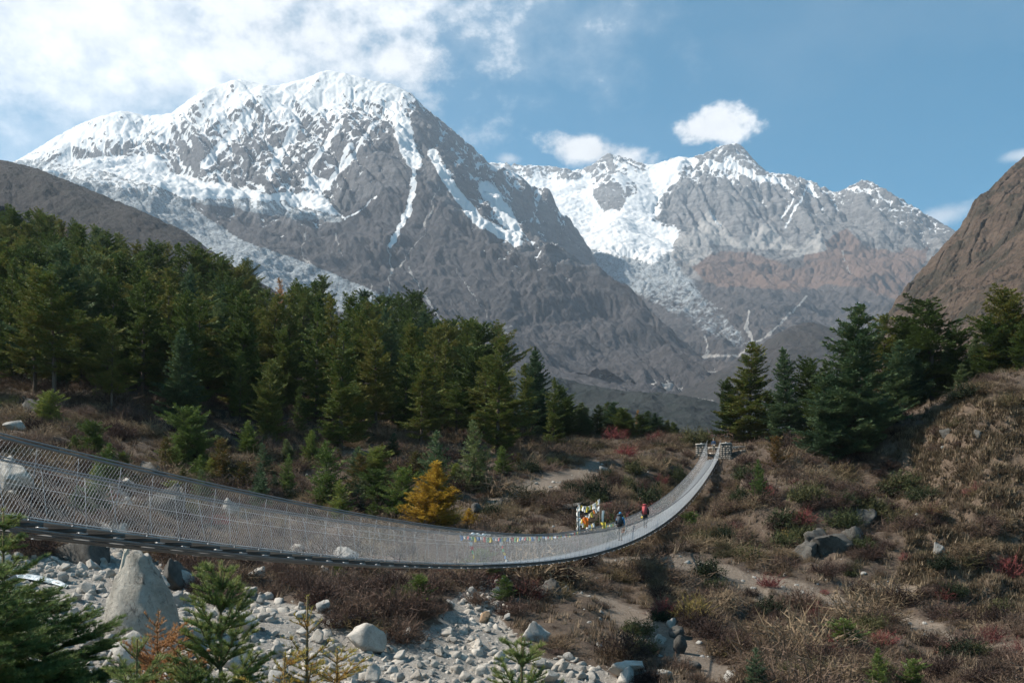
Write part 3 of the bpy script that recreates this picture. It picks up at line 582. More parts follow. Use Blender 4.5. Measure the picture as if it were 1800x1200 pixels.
# ------------------------------------------------------------------ geometry collectors
class MB:
    """collects triangles"""
    def __init__(s): s.v = []; s.f = []; s.n = 0
    def add(s, V, Fc):
        V = np.asarray(V, float).reshape(-1, 3); Fc = np.asarray(Fc, int).reshape(-1, 3)
        s.v.append(V); s.f.append(Fc+s.n); s.n += len(V)
    def box(s, c, h, R=None):
        q = np.array([(a, b, d) for a in (-1, 1) for b in (-1, 1) for d in (-1, 1)], float)*np.array(h)
        if R is not None: q = q@np.asarray(R).T
        s.add(q+np.array(c), BOXF)
    def tube(s, pts, rad, k=5, cap=True):
        pts = np.asarray(pts, float); n = len(pts); rad = np.broadcast_to(np.asarray(rad, float), (n,))
        d = np.gradient(pts, axis=0); d /= np.maximum(np.linalg.norm(d, axis=1, keepdims=True), 1e-9)
        ref = np.where(np.abs(d[:, 2:3]) > 0.9, np.array([[1., 0, 0]]), np.array([[0, 0, 1.]]))
        a = np.cross(d, ref); a /= np.maximum(np.linalg.norm(a, axis=1, keepdims=True), 1e-9); b = np.cross(d, a)
        th = np.arange(k)*2*np.pi/k
        V = pts[:, None]+rad[:, None, None]*(np.cos(th)[None, :, None]*a[:, None]+np.sin(th)[None, :, None]*b[:, None])
        i = np.arange(n-1)[:, None]*k; j = np.arange(k)[None]; j2 = (j+1) % k
        q = np.stack([i+j, i+j2, i+k+j2, i+k+j], -1).reshape(-1, 4)
        Fc = np.concatenate([q[:, [0, 1, 2]], q[:, [0, 2, 3]]])
        V = V.reshape(-1, 3)
        if cap:
            V = np.concatenate([V, pts[:1], pts[-1:]]); m = n*k
            e = [(m, (t+1) % k, t) for t in range(k)]+[(m+1, (n-1)*k+t, (n-1)*k+(t+1) % k) for t in range(k)]
            Fc = np.concatenate([Fc, np.array(e)])
        s.add(V, Fc)
    def mesh(s, name, mat=None, smooth=False, attrs=None):
        return mesh_np(name, np.concatenate(s.v), np.concatenate(s.f), mat, smooth, attrs)
    def build(s, name, mat, parent=None, smooth=False, loc=None): return link(name, s.mesh(name, mat, smooth), parent, loc)
BOXF = np.array([(0, 1, 3), (0, 3, 2), (4, 6, 7), (4, 7, 5), (0, 4, 5), (0, 5, 1), (2, 3, 7), (2, 7, 6), (0, 2, 6), (0, 6, 4), (1, 5, 7), (1, 7, 3)])
def empty(name, loc=(0, 0, 0)):
    o = bpy.data.objects.new(name, None); COL.objects.link(o); o.location = loc; o.empty_display_size = 0.3; return o
def plain(name, col, rough=0.8, metal=0.0, var=0.25, scale=6.0, spec=0.3):
    s = MN(name, rough); n = s.noise(s.coord(), scale, 5, 0.65); s.b.inputs['Metallic'].default_value = metal; s.b.inputs['Specular IOR Level'].default_value = spec
    return s.out(s.mix(n, tuple(c*(1-var) for c in col), tuple(min(1, c*(1+var)) for c in col)))

# ------------------------------------------------------------------ the hanging footbridge
BT = np.array([0.307, 1.0, 0])/math.hypot(0.307, 1); BN = np.array([1.0, -0.307, 0])/math.hypot(0.307, 1)   # along, across (towards the viewer's side)
def bx(Y): return -8.5+0.307*(Y-16.5)
def bz(Y): return 0.2+0.00163*(Y-36.0)**2
def bp(Y, side=0.0, up=0.0):
    Y = np.asarray(Y, float); return np.stack([bx(Y)+BN[0]*side, Y+BN[1]*side, bz(Y)+up+0*Y], -1)
GALV = plain('galvanised_steel', (0.24, 0.25, 0.26), 0.55, 0.25, 0.2, 12); DARKST = plain('weathered_steel', (0.085, 0.083, 0.08), 0.6, 0.3, 0.3, 9)
WIRE = plain('fence_wire', (0.52, 0.53, 0.54), 0.5, 0.2, 0.1, 3); ROPE = plain('steel_rope', (0.20, 0.20, 0.20), 0.6, 0.3, 0.25, 30)
Y0, Y1 = 3.0, 129.2
bridge = empty('suspension_bridge', (float(bx(66)), 66.0, float(bz(66)))); _bo = np.array(bridge.location)
tag(bridge, 'long sagging steel suspension footbridge with wire mesh sides crossing the gully', 'bridge')
RH = 1.17
def railh(Y): return RH+0.9*sst(np.asarray(Y, float), 118, 131)
ys = np.linspace(Y0, Y1+1.6, 90)
for sd, nm in ((0.86, 'near'), (-0.86, 'far')):
    mb = MB(); q = bp(ys, sd)+np.stack([0*ys, 0*ys, railh(ys)], -1); mb.tube(q-_bo, 0.024, 6); mb.tube(q-_bo+np.array([0, 0, 0.055]), 0.016, 5)
    mb.build('handrail_cable', ROPE, bridge, True)
    mb = MB(); mb.tube(bp(ys, sd*0.72, -0.165)-_bo, 0.02, 6); mb.build('deck_cable', ROPE, bridge, True)
    mb = MB(); mb.tube(bp(ys, sd*0.30, -0.165)-_bo, 0.02, 6); mb.build('deck_cable', ROPE, bridge, True)
    # chain-link netting: one wire after another, both ways
    mb = MB(); st = 0.085; k = np.arange(Y0, Y1, st/1.046)
    for sg, rad in ((1, 0.0014), (-1, 0.0009)):
        a = bp(k, sd*0.80, 0.03); k2 = np.clip(k+sg*0.78, Y0, Y1+1); b = bp(k2, sd)+np.stack([0*k, 0*k, railh(k2)], -1); m_ = (a+b)/2+np.array([0, 0, -0.012])
        dvec = b-a; dvec /= np.linalg.norm(dvec, axis=1, keepdims=True); e1 = np.cross(dvec, np.array([BN[0], BN[1], 0])); e2 = np.cross(dvec, e1)
        ring = [rad*(math.cos(t)*e1+math.sin(t)*e2) for t in (0, 2.0944, 4.18879)]
        V = np.stack([a+r for r in ring]+[b+r for r in ring], 1)-_bo
        fc = np.array([(0, 1, 4), (0, 4, 3), (1, 2, 5), (1, 5, 4), (2, 0, 3), (2, 3, 5)])
        mb.add(V.reshape(-1, 3), (np.arange(len(k))[:, None, None]*6+fc[None]).reshape(-1, 3))
    mb.tube(bp(ys, sd*0.80, 0.02)-_bo, 0.008, 4); mb.tube(bp(ys, sd*0.93)+np.stack([0*ys, 0*ys, railh(ys)*0.66], -1)-_bo, 0.003, 4)
    o = mb.build('netting', WIRE, bridge); o['kind'] = 'stuff'
pm = MB()
for q in range(11): pm.box((-0.32+q*0.064, 0, 0), (0.016, 0.475, 0.014))
for q in range(5): pm.box((0, -0.455+q*0.2275, -0.004), (0.335, 0.016, 0.009))
pm.box((0, 0, 0), (0.001, 0.47, 0.001)); pmesh = pm.mesh('deck_panel', plain('grating_steel', (0.36, 0.37, 0.38), 0.55, 0.2, 0.2, 12))
cm = MB(); cm.box((0, 0, 0), (0.96, 0.03, 0.035)); cmesh = cm.mesh('crossbeam', DARKST)
em = MB(); em.box((0, 0, 0), (0.045, 0.09, 0.008)); emesh = em.mesh('end_plate', plain('bright_zinc', (0.42, 0.43, 0.44), 0.4, 0.3, 0.1))
hm = MB(); hm.tube([(0, 0, 0), (0, 0, 1.0)], 0.0065, 4); hmesh = hm.mesh('hanger', GALV)
i = 0; Yc = Y0+0.5
while Yc < Y1:
    sl = math.atan(2*0.00163*(Yc-36.0)/1.046)
    for la in (-0.345, 0.345):
        o = link('deck_panel', pmesh, bridge, tuple(bp(Yc, la, -0.02)-_bo)); o.rotation_euler = (sl, 0, -math.atan(0.307))
    Yb = Yc-0.478
    o = link('crossbeam', cmesh, bridge, tuple(bp(Yb, 0, -0.105)-_bo)); o.rotation_euler = (sl, 0, -math.atan(0.307))
    for sd in (-1.0, 1.0): link('end_plate', emesh, o, (sd*(0.90+0.05*math.sin(i*3.7+sd)), 0.05*math.sin(i*2.3), -0.048))
    for sd in (-0.86, 0.86):
        dy = (0.16 if sd < 0 else 0.05)*math.sin(i*2.4+sd); a = Vector(bp(Yb, sd*0.82, -0.05)); b = Vector(bp(Yb+dy, sd))+Vector((0, 0, float(railh(Yb+dy))))
        h = link('hanger', hmesh, bridge, tuple(np.array(a)-_bo)); h.rotation_euler = (b-a).to_track_quat('Z', 'Y').to_euler(); h.scale = (1, 1, (b-a).length)
    i += 1; Yc += 0.956
# near anchorage on the viewer's bank and the stone abutment on the far bank
STONE = MN('masonry_stone', 0.95); _n = STONE.noise(STONE.pos(), 2.2, 5, 0.6); _n2 = STONE.noise(STONE.pos(), 14, 5, 0.7)
STONE = STONE.out(STONE.mix(_n2, STONE.mix(_n, (0.11, 0.095, 0.08), (0.24, 0.215, 0.185)), STONE.mix(_n, (0.19, 0.17, 0.145), (0.31, 0.28, 0.245))))
CAPST = plain('pale_mortar', (0.50, 0.46, 0.41), 0.95, 0, 0.2, 5)
def masonry(c, hx, hy, z0, z1, R, seed, course=0.24):
    """courses of roughly squared blocks round a core"""
    r = np.random.default_rng(seed); mb = MB(); mb.box((c[0], c[1], (z0+z1)/2), (hx-0.05, hy-0.05, (z1-z0)/2), R)
    nz_ = max(1, int(round((z1-z0)/course))); ch = (z1-z0)/nz_
    for k in range(nz_):
        zc = z0+(k+0.5)*ch
        for ax, L, other in ((0, hx, hy), (1, hy, hx)):
            for sg in (-1, 1):
                t = -L
                while t < L-0.02:
                    wd = min(r.uniform(0.22, 0.5), L-t)
                    m_ = t+wd/2; pr = r.uniform(0.0, 0.05)
                    loc = np.array([m_, sg*(other-0.03+pr), 0]) if ax == 0 else np.array([sg*(other-0.03+pr), m_, 0])
                    hh = (wd/2-0.012, 0.05, ch/2-0.014) if ax == 0 else (0.05, wd/2-0.012, ch/2-0.014)
                    if hh[ax] > 0.02: mb.box(np.array([c[0], c[1], zc])+R@loc, hh, R@rot_small(r))
                    t += wd
    return mb
def rot_small(r, a=0.05):
    x, y, z = r.uniform(-a, a, 3); return np.array(Matrix.Rotation(x, 3, 'X')@Matrix.Rotation(y, 3, 'Y')@Matrix.Rotation(z, 3, 'Z'))
RB = np.array([[BN[0], BT[0], 0], [BN[1], BT[1], 0], [0, 0, 1.0]])          # local x across, local y along the bridge
ab = empty('bridge_abutment', tuple(bp(131.0, 0, -3.0))); _ao = np.array(ab.location); tag(ab, 'rough stone abutment with two pillars holding the far end of the footbridge', 'abutment')
zd = float(bz(129.4)); ztop = zd+1.85
for sd in (-1.58, 1.58):
    c = np.array([0, 0, 0])+bp(130.2, sd)-_ao; b0 = zd-2.6-_ao[2]; 
    masonry(c, 0.78, 0.85, b0-1.5, zd+0.05-_ao[2], RB, 5+int(sd*2)).build('pillar_base', STONE, ab)['kind'] = 'stuff'
    p_ = masonry(c+RB@np.array([0, 0.05, 0]), 0.66, 0.72, zd+0.06-_ao[2], ztop-_ao[2], RB, 15+int(sd*2)).build('pillar', STONE, ab); p_['kind'] = 'stuff'
    mb = MB(); mb.box((c[0], c[1], ztop+0.06-_ao[2]), (0.72, 0.80, 0.055), RB); mb.build('capstone', CAPST, ab)
    mb = MB(); mb.box((c[0], c[1], ztop+0.19-_ao[2]), (0.12, 0.3, 0.075), RB); mb.build('cable_saddle', GALV, ab)
c = bp(133.6, 1.15)-_ao
masonry(c, 3.05, 0.35, zd-1.2-_ao[2], ztop-0.05-_ao[2], RB, 41).build('rear_wall', STONE, ab)['kind'] = 'stuff'
mb = MB(); mb.box((c[0], c[1], ztop+0.01-_ao[2]), (3.12, 0.42, 0.055), RB); mb.build('capstone', CAPST, ab)
c = bp(132.0, 3.65)-_ao
masonry(c, 0.30, 1.55, zd-2.4-_ao[2], ztop-0.75-_ao[2], RB, 43).build('wing_wall', STONE, ab)['kind'] = 'stuff'
for k, (yy, zz) in enumerate(((130.6, 0.30), (131.3, 0.66), (132.0, 1.0))):
    c = bp(yy, 0)-_ao; mb = MB(); mb.box((c[0], c[1], zd+zz-0.9-_ao[2]), (0.82, 0.34, 0.9), RB); mb.build('step', CAPST if k != 1 else STONE, ab)
c = bp(132.75, 0)-_ao; mb = MB(); mb.box((c[0], c[1], zd+1.15-1.6-_ao[2]), (0.93, 0.40, 1.6), RB); mb.build('landing', STONE, ab)
c = bp(129.6, 0)-_ao; masonry(c, 0.8, 0.25, zd-3.4-_ao[2], zd-0.35-_ao[2], RB, 47).build('front_wall', STONE, ab)['kind'] = 'stuff'

# ------------------------------------------------------------------ trees
def leaf_mat(name, cols, rough=0.75, trans=0.20, var=0.35, nscale=0.7):
    s = MN(name, rough); s.b.inputs['Specular IOR Level'].default_value = 0.25
    r = s.rnd(); n = s.noise(s.coord(), nscale, 3, 0.6)
    wn = s.new('ShaderNodeTexWhiteNoise', noise_dimensions='3D'); 
    sn = s.new('ShaderNodeVectorMath', operation='SNAP'); s.lk(s.coord(), sn.inputs[0]); sn.inputs[1].default_value = (0.22, 0.22, 0.22); s.lk(sn.outputs[0], wn.inputs['Vector'])
    f = s.math('ADD', s.math('MULTIPLY', n, 0.75), s.math('MULTIPLY', wn.outputs['Value'], 0.35))
    f = s.math('ADD', f, s.math('MULTIPLY', s.math('SUBTRACT', r, 0.5), 0.55), True)
    c = s.ramp(f, [(0.12+0.72*i/(len(cols)-1), k) for i, k in enumerate(cols)])
    s.out(c)
    if trans:
        tr = s.new('ShaderNodeBsdfTranslucent'); s.lk(c, tr.inputs['Color']); mx = s.new('ShaderNodeMixShader'); mx.inputs[0].default_value = trans
        out = s.n['Material Output']; s.lk(s.b.outputs[0], mx.inputs[1]); s.lk(tr.outputs[0], mx.inputs[2]); s.lk(mx.outputs[0], out.inputs['Surface'])
    return s.m
FIRM = leaf_mat('fir_needles', [(0.039, 0.055, 0.021), (0.071, 0.107, 0.030), (0.110, 0.150, 0.037), (0.186, 0.171, 0.047)])
BLUEFIR = leaf_mat('blue_fir_needles', [(0.034, 0.056, 0.032), (0.062, 0.105, 0.055), (0.099, 0.151, 0.072), (0.170, 0.197, 0.077)])
YOUNGM = leaf_mat('young_fir_needles', [(0.048, 0.075, 0.024), (0.091, 0.141, 0.037), (0.156, 0.208, 0.051), (0.261, 0.271, 0.068)])
OLIVEM = leaf_mat('olive_fir_needles', [(0.035, 0.045, 0.016), (0.075, 0.085, 0.025), (0.13, 0.11, 0.035), (0.19, 0.105, 0.04)])
LARCHM = leaf_mat('larch_needles', [(0.15, 0.080, 0.016), (0.33, 0.20, 0.030), (0.48, 0.32, 0.045), (0.58, 0.44, 0.09)], trans=0.35)
RUSTM = leaf_mat('rusty_larch_needles', [(0.15, 0.07, 0.02), (0.27, 0.13, 0.035), (0.36, 0.19, 0.06)], trans=0.35)
BARK = plain('bark', (0.085, 0.065, 0.050), 0.95, 0, 0.4, 3)
class Sprays:
    """collects sprays of needles; each becomes k narrow blades spreading from a twig"""
    def __init__(s): s.b = []; s.d = []; s.L = []
    def add(s, b, d, L): s.b.append(b); s.d.append(d); s.L.append(L)
    def mesh(s, name, mat, wd, k, r):
        B = np.repeat(np.array(s.b), k, 0); D = np.repeat(np.array(s.d), k, 0); L = np.repeat(np.array(s.L), k); n = len(B)
        q = np.tile(np.arange(k), len(s.b)); a = (q-(k-1)/2)/max(k-1, 1)*1.5+r.normal(0, 0.15, n); l = L*(1-0.35*np.abs(a))*r.uniform(0.8, 1.15, n)
        up = np.array([[0, 0, 1.0]]); sd = np.cross(D, up)+1e-6; sd /= np.linalg.norm(sd, axis=1, keepdims=True); upv = np.cross(sd, D)
        e = D*np.cos(a)[:, None]+sd*np.sin(a)[:, None]+upv*r.normal(0.05, 0.24, n)[:, None]
        m_ = np.cross(e, upv+r.normal(0, 0.4, (n, 3))); m_ /= np.linalg.norm(m_, axis=1, keepdims=True)+1e-9
        b = B+e*(l*0.06)[:, None]; el = e*l[:, None]; w_ = wd*r.uniform(0.8, 1.2, n)[:, None]
        V = np.stack([b-m_*w_*0.4, b+el*0.55+m_*w_*0.6, b+el, b+el*0.5-m_*w_*0.6], 1).reshape(-1, 3)
        i = np.arange(n)[:, None]*4; Fc = np.concatenate([i+np.array([[0, 1, 2]]), i+np.array([[0, 2, 3]])])
        return mesh_np(name, V, Fc, mat)
def fir_proto(H, R, clear=0.1, gap=0.55, nb=7, seed=0, pw=0.85, irr=0.25, droop=0.12, mat=FIRM, spray=0.5, wd=0.10, k=4, lean=0.02, topr=0.0, name='fir', gaps=0.12):
    """returns (crown mesh, trunk mesh): whorled boughs with needle sprays, tapered trunk with limbs"""
    r = np.random.default_rng(seed); rnd_ = random.Random(seed); S_ = Sprays(); tr = MB()
    ax = np.array([(r.normal(0, lean)*H, r.normal(0, lean)*H, 0), (0, 0, 0)]); bend = ax[0]
    def axis(h): t = h/H; return np.array([bend[0]*t*t, bend[1]*t*t, h])
    hs = np.linspace(-0.4, H, 12); tr.tube([axis(max(h, 0))+np.array([0, 0, min(h, 0)]) for h in hs], [max(0.012, 0.017*H*(1-max(h, 0)/H)**0.8+0.004*H*(h < 0.3)) for h in hs], 6)
    lob = r.uniform(-1, 1, (4, 3)); h = clear*H
    while h < H*0.985:
        t = (h-clear*H)/(H*(1-clear)); rad = R*((1-t)**pw)*(0.35+0.65*min(1, (t+0.10)/0.22)) + topr*(1-t)**0.3*0.4
        n = max(3, int(round(nb*(0.55+0.45*(1-t))))); a0 = r.uniform(0, 6.28); lev = r.uniform(1-irr*1.1, 1+irr*0.5)
        for b in range(n):
            if r.random() < gaps: continue
            az = a0+b*6.283/n+r.normal(0, 0.25); lo = 1+irr*(lob[0, 0]*math.cos(az+lob[0, 1]*3+h*0.35)+lob[1, 0]*math.cos(2*az+lob[1, 1]*3+h*0.8)+lob[2, 0]*math.cos(3*az+lob[2, 1]*3-h*1.3))
            L = rad*lev*lo*r.uniform(1-irr, 1+irr*0.5)
            if L < 0.12: L = 0.12+0.1*r.random()
            out = np.array([math.cos(az), math.sin(az), 0]); sl = 0.55*t**1.5+0.10-droop*(1-t)*1.6+r.normal(0, 0.08)
            o = axis(h+r.normal(0, gap*0.2)); side = np.array([-out[1], out[0], 0])
            def pt(s_): return o+out*L*s_+np.array([0, 0, 1.0])*(L*(sl*s_+0.16*s_*s_-droop*0.5*s_*(1-s_)))
            if L > 0.7: tr.tube([pt(q) for q in (0, 0.5, 0.9)], [0.011*L+0.006, 0.008*L, 0.004], 3, False)
            s_ = max(0.16, 0.30-0.1*t) if L > 0.6 else 0.0; ds = spray*0.40/max(L, 0.2); sl_, sg_, ww_ = [], [], []
            while s_ <= 1.0:
                wsp = L*0.42*(1-s_)**0.7*min(1.0, s_/0.25+0.2); m_ = max(1, int(round(wsp/(spray*0.62)))) if wsp > spray*0.3 else 1
                for sg in (-1.0, 1.0):
                    for u in range(m_): sl_.append(s_); sg_.append(sg); ww_.append(u/m_*wsp)
                s_ += ds*rnd_.uniform(0.8, 1.25)
            if sl_:
                n_ = len(sl_); sv = np.array(sl_); ww = np.array(ww_)*r.uniform(0.85, 1.15, n_); sgv = np.array(sg_)[:, None]
                zc = sl*sv+0.16*sv*sv-droop*0.5*sv*(1-sv); p_ = o+out*(L*sv)[:, None]; p_[:, 2] += L*zc
                d0 = np.stack([out[0]+0*sv, out[1]+0*sv, sl+0.32*sv-droop*0.5*(1-2*sv)], -1); d0 /= np.linalg.norm(d0, axis=1, keepdims=True)
                pos = p_+side*sgv*ww[:, None]+d0*(ww*0.45)[:, None]; pos[:, 2] += r.normal(-0.04, 0.06, n_)-0.10*ww
                dd = d0*0.75+side*sgv*0.75; dd[:, 2] += r.normal(0.05, 0.2, n_); dd /= np.linalg.norm(dd, axis=1, keepdims=True)
                S_.b.extend(pos); S_.d.extend(dd); S_.L.extend(spray*r.uniform(0.75, 1.2, n_)*(0.7+0.3*min(1, L)))
            S_.add(pt(0.97), np.array([out[0], out[1], sl+0.3])/math.sqrt(1+(sl+0.3)**2), spray*0.8)
        h += gap*r.uniform(0.8, 1.2)*(0.75+0.25*(1-t))
    for q in range(6): S_.add(axis(H-0.25*spray*q), np.array([0.3*math.cos(q*2.5), 0.3*math.sin(q*2.5), 0.95]), spray*0.7)
    return S_.mesh(name+'_crown', mat, wd, k, r), tr.mesh(name+'_trunk', BARK)
PROTO = {
 'tall':   [fir_proto(17, 4.0, 0.05, 0.56, 9, 1, 0.55, 0.32, 0.10, spray=0.50, wd=0.12), fir_proto(17, 3.8, 0.16, 0.66, 8, 2, 0.47, 0.42, 0.12, gaps=0.20, spray=0.50, wd=0.12, lean=0.04), fir_proto(17, 4.4, 0.04, 0.56, 9, 3, 0.48, 0.38, 0.08, spray=0.50, wd=0.12), fir_proto(17, 3.9, 0.28, 0.70, 8, 4, 0.40, 0.48, 0.10, gaps=0.26, spray=0.50, wd=0.12, lean=0.04),
            fir_proto(17, 3.4, 0.08, 0.60, 8, 21, 0.64, 0.38, 0.12, gaps=0.18, spray=0.48, wd=0.12), fir_proto(17, 4.4, 0.08, 0.58, 9, 22, 0.42, 0.42, 0.08, spray=0.50, wd=0.12, gaps=0.14)],
 'blue':   [fir_proto(17, 4.3, 0.03, 0.50, 10, 5, 0.70, 0.30, 0.08, BLUEFIR, spray=0.50, wd=0.12), fir_proto(17, 3.8, 0.05, 0.52, 10, 6, 0.74, 0.34, 0.10, BLUEFIR, gaps=0.16, spray=0.50, wd=0.12), fir_proto(17, 4.6, 0.03, 0.50, 10, 7, 0.62, 0.36, 0.08, BLUEFIR, spray=0.50, wd=0.12)],
 'young':  [fir_proto(5.5, 2.0, 0.02, 0.27, 7, 8, 0.66, 0.28, 0.05, YOUNGM, 0.32, 0.06), fir_proto(5.5, 2.3, 0.02, 0.28, 8, 9, 0.48, 0.32, 0.05, YOUNGM, 0.32, 0.06), fir_proto(5.5, 1.75, 0.03, 0.27, 7, 10, 0.72, 0.28, 0.05, BLUEFIR, 0.32, 0.06)],
 'olive':  [fir_proto(5.5, 2.0, 0.04, 0.30, 7, 11, 0.55, 0.38, 0.05, OLIVEM, 0.32, 0.06, gaps=0.2)],
 'larch':  [fir_proto(5.2, 1.85, 0.05, 0.20, 9, 12, 0.80, 0.20, -0.12, LARCHM, 0.26, 0.034, 5), fir_proto(5.2, 1.4, 0.10, 0.34, 6, 13, 0.8, 0.35, -0.10, RUSTM, 0.26, 0.035, 5, gaps=0.25)],
}
SIZE = {'tall': 17.0, 'blue': 17.0, 'young': 5.5, 'olive': 5.5, 'larch': 5.2}
_tree_rng = np.random.default_rng(77)
def tree(kind, var, x, y, H, wide=1.0, label='', group=None, cat='tree', name='fir_tree', rz=None):
    cm_, tm = PROTO[kind][var % len(PROTO[kind])]; sc = H/SIZE[kind]
    root = empty(name, (x, y, float(gz(x, y))-0.1)); root.scale = (sc*wide, sc*wide, sc); root.rotation_euler = (0, 0, _tree_rng.uniform(0, 6.28) if rz is None else rz)
    link('crown', cm_, root); link('trunk', tm, root); tag(root, label, cat, group); return root
def ordinal(n):
    w_ = 'first second third fourth fifth sixth seventh eighth ninth tenth eleventh twelfth thirteenth fourteenth fifteenth sixteenth seventeenth eighteenth nineteenth twentieth'.split()
    if n <= 20: return w_[n-1]
    return f"{n}{'th' if 10 < n % 100 < 14 else {1: 'st', 2: 'nd', 3: 'rd'}.get(n % 10, 'th')}"
# the fir stand around and behind the far abutment: (px, top row, distance, kind, variant, width, label)
for px, top, Y, kd, vr, wd, lb in [
    (1318, 604, 141, 'tall', 0, 1.15, 'tall pointed fir rising just right of the stone abutment'), (1284, 668, 143, 'tall', 2, 1.0, 'shorter fir at the left edge of the right stand, behind the abutment'),
    (1384, 610, 136, 'blue', 1, 0.95, 'slim blue-green fir second from the abutment in the right stand'), (1424, 628, 139, 'tall', 2, 1.0, 'dark fir half hidden between the slim fir and the biggest fir'),
    (1500, 537, 104, 'blue', 0, 1.18, 'biggest and tallest fir of the right stand, dense blue-green crown'), (1462, 660, 103, 'blue', 2, 1.05, 'broad dark fir leaning on the left foot of the biggest fir'),
    (1556, 556, 124, 'tall', 1, 1.0, 'dark fir directly behind the biggest fir on its right'), (1528, 640, 112, 'blue', 1, 1.1, 'low bushy fir against the right flank of the biggest fir'),
    (1598, 566, 126, 'tall', 2, 1.0, 'mid-height fir in the gap left of the twin-topped fir'), (1640, 525, 124, 'tall', 3, 1.45, 'broad-headed olive fir with open top on the knoll skyline'),
    (1604, 612, 118, 'blue', 2, 1.0, 'rounded blue-green fir at the foot of the knoll'), (1664, 606, 123, 'blue', 1, 0.9, 'small fir on the knoll skyline right of the broad-headed fir'),
    (1714, 588, 118, 'blue', 0, 0.95, 'isolated blue-green cone fir on top of the knoll'), (1776, 504, 116, 'tall', 2, 1.15, 'tall ragged fir near the right end of the knoll skyline'),
    (1800, 560, 108, 'tall', 0, 1.1, 'fir cut by the right picture edge in front of the ragged fir'), (1752, 612, 128, 'tall', 1, 1.0, 'low dark fir tucked behind the knoll between two taller firs'), (1845, 520, 122, 'tall', 1, 1.0, 'outermost fir of the knoll at the right border'),
    (1352, 690, 146, 'tall', 5, 1.1, 'low dark fir filling the gap right of the pointed fir'), (1448, 640, 130, 'tall', 0, 1.1, 'shadowed fir between the slim fir and the biggest fir'), (1576, 600, 116, 'blue', 0, 1.0, 'compact blue-green fir right of the biggest fir'), (1624, 575, 130, 'tall', 2, 1.1, 'dark fir behind the broad-headed fir'), (1690, 640, 112, 'blue', 2, 1.0, 'squat fir at the left foot of the cone fir on the knoll'), (1545, 690, 108, 'blue', 1, 1.2, 'low fir skirting the right foot of the biggest fir'), (1740, 562, 116, 'tall', 5, 1.1, 'olive fir between the cone fir and the tall ragged fir'), (1825, 505, 114, 'blue', 0, 1.0, 'blue-green fir leaning into the right picture border'), (1682, 582, 122, 'tall', 2, 1.0, 'dark fir just left of the cone fir on the knoll')]:
    x = (px-900)/F*Y; tree(kd, vr, x, Y, (HZ-top)/F*Y-float(gz(x, Y))+0.1, wd*1.2, lb, 'firs of the right stand')
# small firs on the saddle
for k, (px, top, Y, kd, vr, wd) in enumerate(sorted([(984, 716, 178, 'tall', 0, 1.1), (1002, 700, 172, 'tall', 2, 1.0), (1030, 716, 168, 'blue', 1, 1.1), (1066, 708, 176, 'tall', 1, 1.2), (1090, 716, 172, 'blue', 0, 1.0), (1106, 726, 166, 'tall', 2, 1.1), (1138, 722, 178, 'tall', 0, 1.2), (1160, 732, 172, 'blue', 2, 1.0), (1186, 742, 168, 'tall', 2, 1.1), (1206, 758, 160, 'young', 0, 1.3), (1236, 760, 150, 'young', 1, 1.2), (990, 700, 150, 'tall', 2, 1.3), (1022, 708, 152, 'blue', 0, 1.3), (1050, 712, 154, 'tall', 0, 1.3), (1078, 706, 158, 'blue', 2, 1.2), (1098, 718, 153, 'tall', 5, 1.3), (1128, 728, 160, 'tall', 2, 1.3), (1150, 726, 158, 'blue', 0, 1.3), (1174, 738, 158, 'tall', 0, 1.2), (966, 690, 150, 'tall', 4, 1.2)])):
    x = (px-900)/F*Y; tree(kd, vr, x, Y, (HZ-top)/F*Y-float(gz(x, Y))+0.1, wd*1.35, f'{ordinal(k+1)} small fir from the left on the saddle left of the abutment', 'small firs on the saddle')
x = (1118-900)/F*180; tree('larch', 1, x, 180, (HZ-720)/F*180-float(gz(x, 180)), 0.8, 'thin orange larch among the small firs on the saddle', None, 'tree', 'larch_tree')
